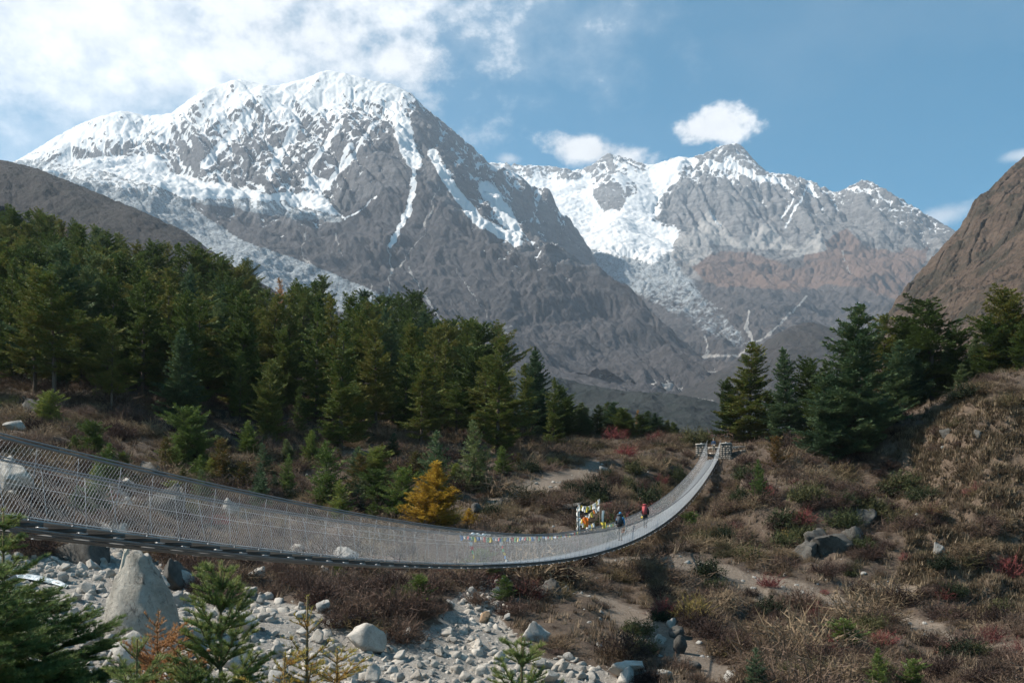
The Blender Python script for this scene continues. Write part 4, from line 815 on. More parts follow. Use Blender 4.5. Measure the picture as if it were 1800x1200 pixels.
# young trees scattered over the far bank: (px, top, foot row, kind, variant, width in px, label)
for px, top, foot, kd, vr, wpx, lb, nm in [
    (330, 722, 818, 'young', 1, 84, 'rounded bright green young fir above the near part of the handrail', 'fir_tree'), (575, 780, 890, 'young', 0, 80, 'dense dark young fir standing alone above the bridge middle', 'fir_tree'),
    (765, 762, 872, 'young', 2, 72, 'blue-green young fir directly behind the yellow larch', 'fir_tree'), (833, 745, 864, 'young', 2, 82, 'tall blue-green young fir right of the yellow larch', 'fir_tree'),
    (706, 826, 912, 'young', 1, 66, 'low dark young fir touching the yellow larch on its left', 'fir_tree'), (660, 828, 888, 'young', 1, 64, 'squat young fir second to the left of the yellow larch', 'fir_tree'),
    (462, 780, 838, 'young', 2, 46, 'small neat blue-green cone fir below the forest edge', 'fir_tree'), (506, 800, 866, 'young', 0, 36, 'narrow young fir between the neat cone fir and the lone dark fir', 'fir_tree'),
    (392, 772, 852, 'olive', 0, 66, 'olive and orange tinged young fir right of the rounded green fir', 'fir_tree'), (430, 812, 868, 'olive', 0, 50, 'small olive fir just above the handrail below the neat cone fir', 'fir_tree'),
    (290, 770, 830, 'olive', 0, 50, 'yellow-green young fir at the left foot of the rounded green fir', 'fir_tree'), (436, 742, 800, 'young', 0, 46, 'dark young fir at the forest edge above the neat cone fir', 'fir_tree'), (548, 758, 812, 'young', 0, 44, 'shaded young fir behind the lone dark fir at the forest edge', 'fir_tree'),
    (765, 814, 932, 'larch', 0, 116, 'bright yellow cone-shaped larch behind the middle of the bridge', 'larch_tree'), (826, 893, 930, 'larch', 0, 46, 'small yellow larch bush right of the big yellow larch', 'larch_tree'),
    (1334, 812, 882, 'young', 0, 36, 'slender young fir on the slope below and right of the abutment', 'fir_tree'), (1366, 768, 828, 'olive', 0, 50, 'olive young fir at the foot of the right stand near the abutment', 'fir_tree'), (238, 835, 870, 'olive', 0, 50, 'low yellow-green fir seen through the mesh beside a boulder', 'fir_tree'),
    (215, 795, 822, 'young', 1, 44, 'little green fir poking over the handrail at left', 'fir_tree'), (350, 800, 850, 'young', 0, 48, 'young green fir behind the handrail below the rounded fir', 'fir_tree'), (88, 690, 745, 'young', 1, 50, 'little fir beside the pale outcrop at the left forest edge', 'fir_tree'), (165, 850, 895, 'olive', 0, 44, 'small fir behind the mesh at far left', 'fir_tree'),
    (845, 965, 1010, 'young', 1, 72, 'bushy green young fir just under the lowest part of the bridge', 'fir_tree'), (888, 1012, 1060, 'young', 0, 54, 'small green fir below the bushy one under the bridge', 'fir_tree'), (735, 1010, 1060, 'young', 1, 50, 'dull young fir in the scrub under the bridge', 'fir_tree'), (594, 985, 1020, 'young', 0, 34, 'tiny green fir under the bridge left of its lowest point', 'fir_tree'),
    (1482, 1088, 1140, 'young', 1, 62, 'low bright green fir among red bushes beside the right path', 'fir_tree'), (1330, 1140, 1215, 'young', 2, 52, 'young dark fir at the bottom edge right of centre', 'fir_tree'), (1545, 1140, 1215, 'young', 0, 48, 'young fir at the bottom edge below the bright green fir', 'fir_tree'), (1606, 1160, 1215, 'young', 1, 46, 'rightmost young fir along the bottom edge', 'fir_tree'), (1215, 900, 936, 'young', 1, 40, 'low dark green fir just right of the bridge below the hikers', 'fir_tree')]:
    Y = hit(px, foot) or 70.0; x = (px-900)/F*Y; H = (foot-top)/F*Y; pr = {'young': 2.0, 'olive': 2.0, 'larch': 1.85}[kd]; cur = 2*pr*H/SIZE[kd]*F/Y
    tree(kd, vr, x, Y, H*1.05, max(0.7, min(1.7, wpx/cur)), lb, 'young trees on the far bank', 'tree', nm)
r = np.random.default_rng(31); k = 0; extra = []
while len(extra) < 34 and k < 900:
    k += 1; px = r.uniform(120, 930); foot = r.uniform(775, 915)
    if foot < np.interp(px, [0, 400, 900], [760, 785, 800]) or any(abs(px-a)+abs(foot-b)*1.5 < 34 for a, b in extra): continue
    if 700 < px < 840 and foot > 860: continue
    Y = hit(px, foot)
    if not Y or gmask(dirt, (px-900)/F*Y, Y) > 0.3: continue
    extra.append((px, foot))
for k, (px, foot) in enumerate(sorted(extra)):
    Y = hit(px, foot); x = (px-900)/F*Y; hh = r.uniform(1.3, 3.4)
    tree('olive' if r.random() < 0.25 else 'young', int(r.integers(0, 3)), x, Y, hh, r.uniform(1.0, 1.5), f'low young conifer, {ordinal(k+1)} from the left among the small ones behind the bridge', 'small conifers behind the bridge')
# the dense forest on the left slope: front to back, only trees that show above the ones before them
r = np.random.default_rng(5); cand = []
topline = [(-200, 360), (0, 380), (40, 372), (100, 392), (180, 405), (230, 440), (320, 432), (360, 450), (430, 470), (470, 520), (560, 492), (600, 540), (635, 512), (680, 530), (735, 515), (760, 570), (830, 568), (880, 592), (905, 650), (940, 620), (985, 690)]
for k in range(4200):
    Y = math.exp(r.uniform(math.log(100), math.log(300))); px = r.uniform(-120, 985); cand.append((Y, px))
cand.sort(); acc_ = []; sky_ = np.full(1400, 2000.0)
footline = [(-120, 735), (60, 740), (140, 752), (200, 720), (300, 745), (400, 760), (560, 765), (600, 790), (750, 780), (900, 790), (985, 782)]
for Y, px in cand:
    x = (px-900)/F*Y; z = float(gz(x, Y)); foot = HZ-F*z/Y
    if foot > np.interp(px, *zip(*footline))-5+26*float(fbm(np.array([px/70.0]), np.array([3.3]), 3, 66)[0])+(28 if r.random() < 0.10 else 0) or (px > 930 and Y > 190): continue
    sp = 4.2+0.014*Y
    if any((x-a)**2+(Y-b)**2 < (sp*q)**2 for a, b, q in acc_[-320:]): continue
    H = (r.uniform(6.0, 10.0) if r.random() < 0.28 else r.uniform(10.0, 16.5))*(0.85 if Y < 115 else 1.0)
    lim = np.interp(px, *zip(*topline)); top = foot-H/Y*F
    if top < lim or (Y > 215 and r.random() < 0.55): H = (foot-lim+r.uniform(-4, 10))/F*Y; top = foot-H/Y*F
    if H < 5: continue
    wpx = 2.2/Y*F; a, b = int(px-wpx)+200, int(px+wpx)+200; a, b = max(a, 0), min(b, 1399)
    if np.mean(sky_[a:b]-top) < 13: continue
    sky_[a:b] = np.minimum(sky_[a:b], top+np.abs(np.arange(a, b)-(a+b)/2)*1.0); acc_.append((x, Y, r.uniform(0.85, 1.15)))
    cand_ = (px, top, Y, x, H); FOREST = globals().setdefault('FOREST', []); FOREST.append(cand_)
bands = [(0, 112, 'front row'), (112, 132, 'second row'), (132, 158, 'third row'), (158, 195, 'fourth row'), (195, 400, 'uppermost rows')]
for y0, y1, nm in bands:
    row = sorted([q for q in FOREST if y0 <= q[2] < y1])
    for k, (px, top, Y, x, H) in enumerate(row):
        kd = 'blue' if r.random() < 0.10 else 'tall'
        tree(kd, int(r.integers(0, 6)), x, Y, H, r.uniform(0.92, 1.25), f'dark fir, {ordinal(k+1)} from the left in the {nm} of the left forest', 'firs of the left forest')
for px, top, Y, lb in ((497, 490, 262, 'orange larch top showing on the skyline of the left forest'), (397, 466, 292, 'small orange larch high on the left forest skyline'), (222, 470, 330, 'pale orange larch beside the bare slope above the left forest')):
    x = (px-900)/F*Y; tree('larch', 1, x, Y, max(5.0, (HZ-top)/F*Y-float(gz(x, Y))), 0.8, lb, None, 'tree', 'larch_tree')
print('forest trees', len(FOREST))

# ------------------------------------------------------------------ stones
def stone_mat(name, a, b, dark, scale=1.0):
    s = MN(name, 0.92); p = s.pos(); rr = s.rnd()
    n1 = s.noise(p, 1.3*scale, 6, 0.65); n2 = s.noise(p, 7.0*scale, 6, 0.7); n3 = s.noise(p, 26*scale, 4, 0.7)
    c = s.mix(s.step(n1, 0.3, 0.7), a, b); c = s.mix(s.step(n2, 0.52, 0.72, 0, 0.75), c, dark)
    c = s.mix(s.math('MULTIPLY', rr, 0.45), c, tuple(x*0.55 for x in a)); c = s.mix(s.step(n3, 0.45, 0.75, 0, 0.5), c, tuple(min(1, x*1.2) for x in b))
    s.bump(s.math('ADD', n2, s.math('MULTIPLY', n3, 0.4)), 0.7, 0.08/scale); return s.out(c)
PALE = stone_mat('pale_granite', (0.29, 0.260, 0.222), (0.50, 0.460, 0.405), (0.14, 0.125, 0.11))
GREY = stone_mat('grey_boulder', (0.23, 0.215, 0.195), (0.40, 0.38, 0.345), (0.085, 0.08, 0.075))
LICH = stone_mat('lichen_rock', (0.045, 0.041, 0.036), (0.14, 0.13, 0.115), (0.025, 0.023, 0.021), 1.4)
RUSTY = stone_mat('rusty_stone', (0.30, 0.19, 0.11), (0.42, 0.30, 0.20), (0.16, 0.10, 0.07))
TANST = stone_mat('tan_rock', (0.36, 0.31, 0.24), (0.50, 0.45, 0.37), (0.20, 0.17, 0.14))
def ico(sub):
    bm = bmesh.new(); bmesh.ops.create_icosphere(bm, subdivisions=sub, radius=1.0); bm.verts.ensure_lookup_table()
    V = np.array([v.co[:] for v in bm.verts]); Fc = np.array([[v.index for v in f.verts] for f in bm.faces]); bm.free(); return V, Fc
ICO = {k: ico(k) for k in (1, 2, 3, 4)}
def rock_v(sub, seed, cuts=16, rough=0.07, sx=(0.8, 1.25)):
    r = np.random.default_rng(seed); V, Fc = ICO[sub]; V = V*r.uniform(*sx, 3)
    for _ in range(cuts):
        n = r.normal(0, 1, 3); n /= np.linalg.norm(n); dd = r.uniform(0.42, 0.86); h = V@n; k = h > dd; V = V-np.where(k, h-dd, 0)[:, None]*n
    if rough:
        o = r.uniform(0, 50); nn = fbm(V[:, 0]*2.1+o+V[:, 2], V[:, 1]*2.1-V[:, 2]*1.3, 4, seed % 50); V = V*(1+rough*2.2*nn)[:, None]
    return V, Fc
def rock_mesh(sub, seed, mat, **kw):
    V, Fc = rock_v(sub, seed, **kw); return mesh_np('boulder', V, Fc, mat)
BOUL = [rock_mesh(3, 200+k, m) for k, m in enumerate((PALE, PALE, PALE, GREY, PALE, GREY, PALE, LICH))]
def stone(px, py, wpx, hpx, mat=None, seed=1, label='', name='boulder', me=None, group=None, sink=0.3, Y=None, cat='boulder', depth=0.9, **kw):
    Y = Y or hit(px, py) or 45.0; x = (px-900)/F*Y; W = wpx/F*Y/2; Hh = hpx/F*Y
    if me is None: me = rock_mesh(4 if wpx > 50 else 3, seed, mat, **kw)
    o = link(name, me); o.location = (x, Y+W*depth*0.6, float(gz(x, Y+W*depth*0.6))+Hh*0.5-Hh*sink*0.5); o.scale = (W, W*depth, Hh*0.5*(1+sink)); o.rotation_euler = (0, 0, 0); tag(o, label, cat, group); return o
s = MN('mottled_boulder', 0.95); p = s.pos(); n1 = s.noise(p, 0.9, 7, 0.72); n2 = s.noise(p, 4.5, 8, 0.75); n3 = s.noise(p, 16, 5, 0.7); n4 = s.noise(p, 2.0, 7, 0.75, stretch=(1, 1, 0.4), dist=1.0)
c = s.mix(s.step(n1, 0.35, 0.65), (0.38, 0.345, 0.29), (0.60, 0.555, 0.48)); c = s.mix(s.step(n2, 0.54, 0.68, 0, 0.7), c, (0.14, 0.13, 0.115)); c = s.mix(s.step(n4, 0.54, 0.68, 0, 0.8), c, (0.075, 0.068, 0.06)); c = s.mix(s.step(n3, 0.55, 0.7, 0, 0.5), c, (0.60, 0.57, 0.50))
s.bump(s.math('ADD', s.math('ADD', n2, n4), s.math('MULTIPLY', n3, 0.4)), 1.0, 0.30); MOTT = s.out(c)
# the big boulder by the stream and the leaning spire behind it
V, Fc = ICO[4]; V = V.copy(); t = (V[:, 2]+1)/2; hv = V[:, :2]/np.maximum(np.linalg.norm(V[:, :2], axis=1, keepdims=True), 1e-6); rad = np.interp(t, [0, 0.12, 0.35, 0.55, 0.68, 0.80, 0.92, 1.0], [0.75, 1.0, 1.0, 0.88, 0.64, 0.46, 0.34, 0.0])
V[:, :2] = hv*rad[:, None]; V[:, 0] += -0.10*np.clip(t-0.4, 0, 1)-0.12*np.exp(-((t-0.62)/0.1)**2)*(V[:, 0] < 0)
for q, dd in (((-0.8, -0.5, 0.35), 0.80), ((0.75, -0.55, 0.40), 0.74), ((0.1, -1.0, 0.25), 0.84), ((0.9, 0.1, 0.5), 0.80), ((-0.5, -0.7, -0.3), 0.92)):
    n = np.array(q)/np.linalg.norm(q); h = V@n; V = V-np.where(h > dd, h-dd, 0)[:, None]*n
V += 0.10*np.stack([fbm(V[:, 0]*2.6, V[:, 2]*2.6, 5, 3, 0.6), fbm(V[:, 1]*2.6, V[:, 2]*2.6, 5, 4, 0.6), 0.9*fbm(V[:, 0]*2.6+7, V[:, 1]*2.6, 5, 6, 0.6)], -1)
stone(236, 1130, 134, 150, seed=301, me=mesh_np('boulder', V, Fc, MOTT), label='huge pale grey boulder rounded at the top beside the stream', sink=0.35)
V, Fc = rock_v(4, 302, 9, 0.05, (0.9, 1.05)); t = (V[:, 2]+1)/2; k = 1.0-0.86*np.clip(t, 0, 1)**0.9; V[:, 0] = V[:, 0]*k+0.25*t; V[:, 1] *= k
stone(212, 1030, 52, 78, seed=302, me=mesh_np('boulder', V, Fc, TANST), label='pointed tan rock spire standing just behind the huge boulder', sink=0.2)
for k, (px, py, wpx, hpx, mat, seed, lb) in enumerate([
    (302, 1040, 70, 50, LICH, 311, 'streaked grey boulder right of the huge boulder under the bridge'), (306, 1068, 36, 34, GREY, 312, 'round grey boulder at the right foot of the huge boulder'), (328, 1062, 22, 26, TANST, 313, 'small tan boulder beside the round grey one'),
    (278, 1100, 60, 44, GREY, 361, 'flat grey slab wedged at the right base of the huge boulder'), (62, 742, 78, 42, LICH, 314, 'pale streaked outcrop at the left forest edge'), (18, 756, 40, 26, GREY, 315, 'pale block left of the streaked outcrop at the picture edge'), (286, 905, 80, 62, LICH, 316, 'large dark boulder seen through the bridge mesh'),
    (262, 842, 66, 36, LICH, 317, 'dark broken outcrop just above the handrail'), (398, 905, 34, 30, GREY, 318, 'pale stone behind the mesh low on the bank'), (10, 870, 90, 64, PALE, 319, 'pale stony outcrop behind the mesh at the left edge'), (120, 985, 150, 60, LICH, 320, 'brown cut bank of rock under the bridge at left'),
    (572, 1016, 30, 24, PALE, 321, 'single pale boulder in the scrub under the bridge'), (525, 975, 36, 24, PALE, 322, 'pale boulder just under the bridge left of centre'), (450, 1020, 34, 28, PALE, 323, 'angular pale boulder above the river bed'), (600, 1000, 66, 38, GREY, 362, 'rounded grey outcrop hidden in bushes under the bridge'),
    (958, 1052, 62, 36, LICH, 324, 'dark rounded boulder capped by a reddish bush'), (940, 1128, 56, 46, GREY, 325, 'tall grey boulder with a pale left face at the bottom centre'), (1108, 1196, 100, 34, PALE, 326, 'broad flat white boulder at the bottom edge right of centre'), (1160, 1132, 26, 16, PALE, 327, 'small white boulder on the dirt patch'), (1166, 1192, 30, 20, PALE, 328, 'white boulder right of the broad flat one'),
    (1182, 1104, 24, 22, PALE, 329, 'white stone beside the low juniper'), (1200, 1150, 26, 30, LICH, 330, 'dark lichened stone right of the small white boulder'), (1218, 1178, 34, 20, LICH, 331, 'flat lichened slab near the bottom right of centre'), (1190, 1122, 34, 26, LICH, 332, 'pair-forming grey stone below the white one by the juniper'), (1462, 978, 110, 34, LICH, 333, 'dark overhanging rock face under the scrub on the right'), 
    (1420, 985, 60, 30, LICH, 371, 'left block of the dark rock step under the scrub'), (1500, 960, 54, 44, LICH, 372, 'upright right block of the dark rock step'), (1522, 930, 44, 40, LICH, 373, 'topmost block of the dark rock step at right'), (1440, 960, 60, 30, LICH, 374, 'pale streaked ledge above the dark rock step'), (1290, 1196, 40, 20, GREY, 360, 'flat stone cut by the bottom edge right of the dirt patch'), (1722, 778, 18, 16, LICH, 335, 'lone grey stone on the upper knoll'), (1668, 772, 30, 16, LICH, 336, 'brown stone in a hollow near the top of the knoll'), (1652, 982, 26, 26, GREY, 337, 'pale squarish stone half way down the knoll'), (1000, 900, 70, 12, LICH, 338, 'low rubble bank of dark stones below the dirt track'), (1062, 835, 26, 18, GREY, 339, 'grey stone at the upper end of the dirt track'),
    (838, 903, 22, 16, LICH, 340, 'upright grey stone right of the yellow larch'), (884, 890, 20, 14, LICH, 341, 'grey stone at the lower end of the dirt track'), (992, 1046, 26, 18, GREY, 342, 'grey stone on the bare ground under the bridge end'), (1000, 1015, 34, 24, LICH, 343, 'white streaked stone under the bridge between bushes'), (850, 1095, 24, 26, RUSTY, 344, 'rust-coloured stone in the pale scree'), (842, 1140, 18, 16, RUSTY, 363, 'small rusty stone below the larger rusty one')]):
    stone(px, py, wpx, hpx, mat, seed, lb, cuts=14, rough=0.12, sink=1.0 if seed in (333, 371, 372, 373, 374, 320, 338, 324) else 0.45)
# river-bed boulders one by one, the small rubble as one mass
r = np.random.default_rng(19); placed = []; tries = 0
while len(placed) < 230 and tries < 8000:
    tries += 1; px = r.uniform(-60, 1120); py = r.uniform(955, 1215)
    Y = hit(px, py)
    if not Y or Y > 62: continue
    x = (px-900)/F*Y
    if gmask(bed, x, Y) < 0.45: continue
    wpx = min(74, 16*(r.pareto(1.7)+0.8))*(0.7+0.5*(py-950)/250)
    if any((px-a)**2+((py-b)*1.6)**2 < ((wpx+c_)*0.42)**2 for a, b, c_, _ in placed): continue
    placed.append((px, py, wpx, Y))
rows = [(0, 1060, 'upper edge'), (1060, 1110, 'upper part'), (1110, 1160, 'lower part'), (1160, 1300, 'bottom edge')]
for y0, y1, nm in rows:
    for k, (px, py, wpx, Y) in enumerate(sorted(q for q in placed if y0 <= q[1] < y1)):
        o = stone(px, py, wpx, wpx*r.uniform(0.55, 0.9), me=BOUL[int(r.integers(0, 7))], label=f'pale boulder, {ordinal(k+1)} from the left along the {nm} of the river bed', group='river bed boulders', Y=Y, depth=r.uniform(0.8, 1.2), sink=0.25)
        o.rotation_euler = (r.uniform(-0.3, 0.3), r.uniform(-0.3, 0.3), r.uniform(0, 6.28))
def scatter(n, fn, y0, y1, u0=-0.62, u1=0.62):
    """random ground points by area, kept with probability fn"""
    Y = np.sqrt(r.uniform(y0*y0, y1*y1, n)); x = r.uniform(u0, u1, n)*Y; k = (r.random(n) < fn(x, Y)) ; return x[k], Y[k]
def merge(protos, x, y, sc, rz, zoff=0.0, tilt=0.0, tint=None):
    V_, F_, T_, n = [], [], [], 0; z = gz(x, y)
    for i in range(len(x)):
        V, Fc = protos[i % len(protos)]; c_, s_ = math.cos(rz[i]), math.sin(rz[i]); q = V*sc[i]
        V_.append(np.stack([q[:, 0]*c_-q[:, 1]*s_+x[i], q[:, 0]*s_+q[:, 1]*c_+y[i], q[:, 2]+z[i]+zoff*sc[i]], -1)); F_.append(Fc+n); n += len(V)
        T_.append(np.full(len(V), tint[i] if tint is not None else 0.5))
    return np.concatenate(V_), np.concatenate(F_), np.concatenate(T_)
pb = [rock_v(2, 400+k, 16, 0.0, (0.7, 1.4)) for k in range(10)]
gx, gy = scatter(160000, lambda x, Y: np.clip(np.maximum(gmask(bed, x, Y), gmask(scree, x, Y)*0.8), 0, 1)**2*0.9, 34, 90, -0.60, 0.30)
gx, gy = gx[:13000], gy[:13000]; PEB = (gx, gy)
gx, gy = scatter(26000, lambda x, Y: np.clip(gmask(dirt, x, Y)*0.5+0.05*(1-gmask(forest, x, Y)), 0, 1), 44, 125, -0.55, 0.60)
gx, gy = gx[:3200], gy[:3200]; PEB2 = (gx, gy)
# the white water glimpsed in the gully
s = MN('white_water', 0.25); n1 = s.noise(s.pos(), 2.2, 6, 0.7, stretch=(1, 0.5, 1)); s.b.inputs['Specular IOR Level'].default_value = 0.5
s.bump(n1, 0.8, 0.25); WATER = s.out(s.mix(s.step(n1, 0.38, 0.55), (0.20, 0.26, 0.27), (0.78, 0.80, 0.80)))
def water(pts, wds):
    V = []; Fc = []
    for k, ((px, py), wp) in enumerate(zip(pts, wds)):
        Y = hit(px, py) or 45; x = (px-900)/F*Y
        for j in range(7):
            t = (j-3)/3; dx = t*wp/F*Y; V.append((x+dx*0.35, Y+dx, float(gz(x+dx*0.3, Y+dx))*0.3+float(gz(x, Y))*0.7+0.10*(1-t*t)+0.04))
    n = len(pts)
    for a in range(n-1):
        for j in range(6): q = a*7+j; Fc.append((q, q+1, q+8, q+7))
    o = link('stream', mesh_np('stream', V, Fc, WATER, True)); o['kind'] = 'structure'
water([(-60, 1000), (0, 1010), (60, 1016), (100, 1026), (120, 1034)], [18, 20, 18, 12, 5]); water([(196, 1146), (225, 1152), (262, 1158), (300, 1166), (340, 1180)], [5, 14, 18, 14, 6])

# ------------------------------------------------------------------ shrubs and grass
def shrub_proto(seed, twigs=70, sub=3, leaves=0, lsize=0.06, spread=1.0, tw=0.011, up=0.75):
    """a dome of bare forking twigs with optional small leaves; unit size about 1 m wide"""
    r = np.random.default_rng(seed); n = twigs
    az = r.uniform(0, 6.283, n); el = np.arcsin(r.uniform(0.12, 1.0, n)); L = r.uniform(0.55, 1.0, n)*(0.55+0.25*np.sin(el))
    d = np.stack([np.cos(az)*np.cos(el)*spread, np.sin(az)*np.cos(el)*spread, np.sin(el)*up], -1)
    b = np.stack([r.normal(0, 0.10, n), r.normal(0, 0.10, n), np.zeros(n)-0.05], -1); tip = b+d*L[:, None]; mid = (b+tip)/2+r.normal(0, 0.05, (n, 3))
    segs = [(b, mid, tw*1.2), (mid, tip, tw)]
    for k in range(sub):
        t = r.uniform(0.35, 0.9, (n, 1)); p0 = mid*(1-t)+tip*t; p1 = p0+(d*0.5+r.normal(0, 0.45, (n, 3)))*r.uniform(0.14, 0.34, (n, 1)); segs.append((p0, p1, tw*0.7))
    V = []; Fc = []; m = 0
    for p0, p1, wd in segs:
        sd = np.cross(p1-p0, r.normal(0, 1, (n, 3))); sd /= np.linalg.norm(sd, axis=1, keepdims=True)+1e-9; q = np.stack([p0-sd*wd, p0+sd*wd, p1], 1).reshape(-1, 3)
        V.append(q); Fc.append(np.arange(len(q)).reshape(-1, 3)+m); m += len(q)
    if leaves:
        i = r.integers(0, n, leaves); t = r.uniform(0.35, 1.12, (leaves, 1)); c = b[i]*(1-t)+tip[i]*t+r.normal(0, 0.05, (leaves, 3)); e1 = r.normal(0, 1, (leaves, 3)); e1 /= np.linalg.norm(e1, axis=1, keepdims=True); e2 = np.cross(e1, r.normal(0, 1, (leaves, 3))); e2 /= np.linalg.norm(e2, axis=1, keepdims=True)
        l = lsize*r.uniform(0.6, 1.3, (leaves, 1)); q = np.stack([c-e1*l, c+e2*l*0.6, c+e1*l], 1).reshape(-1, 3); V.append(q); Fc.append(np.arange(len(q)).reshape(-1, 3)+m)
    return np.concatenate(V), np.concatenate(Fc)
def scrub_mat(name, cols, attr=False):
    s = MN(name, 0.9); n = s.noise(s.pos(), 1.1, 3, 0.6); n2 = s.noise(s.pos(), 9, 3, 0.7)
    f = s.math('ADD', s.math('MULTIPLY', n, 0.5), s.math('MULTIPLY', n2, 0.5))
    f = s.math('ADD', f, s.math('MULTIPLY', s.math('SUBTRACT', s.attr('tint') if attr else s.rnd(), 0.5), 0.9), True)
    c = s.ramp(f, [(0.1+0.75*i/(len(cols)-1), k) for i, k in enumerate(cols)]); s.out(c)
    tr = s.new('ShaderNodeBsdfTranslucent'); s.lk(c, tr.inputs['Color']); mx = s.new('ShaderNodeMixShader'); mx.inputs[0].default_value = 0.2
    s.lk(s.b.outputs[0], mx.inputs[1]); s.lk(tr.outputs[0], mx.inputs[2]); s.lk(mx.outputs[0], s.n['Material Output'].inputs['Surface']); return s.m
BROWN = [(0.050, 0.034, 0.026), (0.10, 0.066, 0.048), (0.15, 0.104, 0.070), (0.16, 0.108, 0.088), (0.24, 0.175, 0.11)]
OCHRE = [(0.085, 0.056, 0.034), (0.14, 0.096, 0.058), (0.19, 0.135, 0.082), (0.25, 0.185, 0.115)]; OLIVE = [(0.035, 0.034, 0.018), (0.065, 0.060, 0.028), (0.105, 0.088, 0.04), (0.14, 0.10, 0.05)]
TWIG = scrub_mat('bare_twigs', BROWN); TWIGS = scrub_mat('scrub_twigs', BROWN, True)
REDL = scrub_mat('red_leaves', [(0.09, 0.028, 0.026), (0.16, 0.045, 0.042), (0.24, 0.065, 0.06), (0.14, 0.07, 0.055)]); JUNI = scrub_mat('juniper', [(0.018, 0.026, 0.013), (0.035, 0.045, 0.019), (0.062, 0.072, 0.028), (0.09, 0.085, 0.035)])
YEL = scrub_mat('yellow_leaves', [(0.10, 0.075, 0.03), (0.17, 0.13, 0.045), (0.24, 0.18, 0.06)]); GRASS = scrub_mat('dry_grass', [(0.075, 0.052, 0.035), (0.13, 0.092, 0.060), (0.19, 0.138, 0.092), (0.27, 0.205, 0.14)])
DARKTW = scrub_mat('dark_bush_twigs', [(0.030, 0.019, 0.016), (0.060, 0.037, 0.030), (0.095, 0.060, 0.047), (0.13, 0.085, 0.062)])
brown_p = [mesh_np('bush', *shrub_proto(500+k, 150, 4, 700, 0.036), DARKTW) for k in range(5)]
red_p = [mesh_np('bush', *shrub_proto(520+k, 90, 4, 420, 0.036), REDL) for k in range(3)]
jun_p = [mesh_np('bush', *shrub_proto(530+k, 110, 4, 1500, 0.052, 1.0), JUNI) for k in range(3)]
yel_p = [mesh_np('bush', *shrub_proto(540+k, 90, 4, 420, 0.036), YEL) for k in range(2)]
def bush(px, py, wpx, hpx, me, label, name, group=None, Y=None, cat='bush'):
    Y = Y or hit(px, py) or 70; x = (px-900)/F*Y
    while not clear(x, Y): Y += 2.5; x = (px-900)/F*Y
    Wd = wpx/F*Y; o = link(name, me); o.location = (x, Y, float(gz(x, Y))-0.05); o.scale = (Wd*0.85, Wd*0.85, hpx/F*Y*1.6); o.rotation_euler = (0, 0, r.uniform(0, 6.28)); tag(o, label, cat, group); return o
reds = [(530, 1000, 34, 28), (565, 1060, 40, 28), (640, 1008, 36, 30), (700, 1000, 30, 24), (775, 1015, 34, 26), (860, 1030, 60, 30), (930, 1070, 70, 40), (1015, 1045, 44, 40), (1085, 1030, 78, 56), (1125, 1075, 70, 34), (1165, 1080, 50, 40), (1060, 1105, 26, 22), (1155, 775, 40, 24), (1080, 770, 50, 26), (1100, 800, 46, 24), (1160, 850, 36, 20), (1250, 900, 40, 30), (1290, 935, 40, 24), (1412, 925, 48, 34), (1435, 1085, 50, 40), (1590, 985, 22, 20), (1712, 870, 44, 30), (1770, 1010, 60, 46), (1740, 1130, 60, 44), (1460, 1150, 80, 44), (1350, 1030, 50, 30), (90, 850, 50, 30), (195, 880, 40, 26), (380, 920, 60, 24), (1345, 870, 40, 26), (1640, 905, 40, 26), (1790, 1150, 50, 40)]
juns = [(1480, 925, 70, 40), (1530, 905, 60, 40), (1420, 945, 60, 34), (1375, 925, 60, 36), (1320, 985, 60, 36), (1590, 865, 70, 40), (1620, 880, 60, 30), (150, 790, 50, 30), (330, 900, 60, 34), (520, 880, 50, 30), (900, 950, 50, 30), (980, 1000, 50, 34), (1120, 1112, 66, 34), (1140, 1005, 62, 60), (1060, 1045, 90, 60), (1105, 862, 30, 34), (1045, 875, 56, 46), (1225, 920, 56, 36), (1190, 975, 34, 36), (1270, 950, 50, 36), (1300, 880, 40, 30), (1020, 895, 36, 30), (1440, 790, 50, 40), (1310, 840, 46, 30), (865, 905, 40, 30), (930, 830, 50, 30), (1005, 865, 34, 26), (1560, 870, 60, 30), (1240, 1010, 60, 40), (1350, 1080, 60, 40), (1420, 880, 70, 40), (1110, 830, 44, 28), (1700, 700, 70, 24), (640, 870, 60, 40), (1380, 960, 60, 40), (1160, 1090, 40, 26), (1655, 1000, 46, 30), (700, 1060, 60, 40), (1760, 1080, 50, 30)]
for kk in range(400):
    if len(juns) > 75: break
    px, py = r.uniform(880, 1800), r.uniform(800, 1190); Y = hit(px, py)
    if Y and Y < 130 and clear((px-900)/F*Y, Y) and gmask(dirt, (px-900)/F*Y, Y) < 0.2 and gmask(bed, (px-900)/F*Y, Y) < 0.3 and gmask(knoll, (px-900)/F*Y, Y) < 0.5*r.random()+0.2: w_ = r.uniform(0.9, 2.2)/Y*F; juns.append((px, py, w_, w_*0.6)); reds += [(px+r.uniform(-60, 60), min(1195, py+r.uniform(-30, 40)), w_*0.8, w_*0.5)] if kk % 3 == 0 else []
for k, (px, py, a, b) in enumerate(sorted(juns)): bush(px, py, a, b, jun_p[k % 3], f'dark green juniper bush, {ordinal(k+1)} from the left among the junipers', 'juniper_bush', 'juniper bushes on the slopes')
for k, (px, py, a, b) in enumerate(sorted(reds)): bush(px, py, a, b, red_p[k % 3], f'red-leaved bush, {ordinal(k+1)} from the left among the red bushes', 'red_bush', 'red bushes on the slopes')
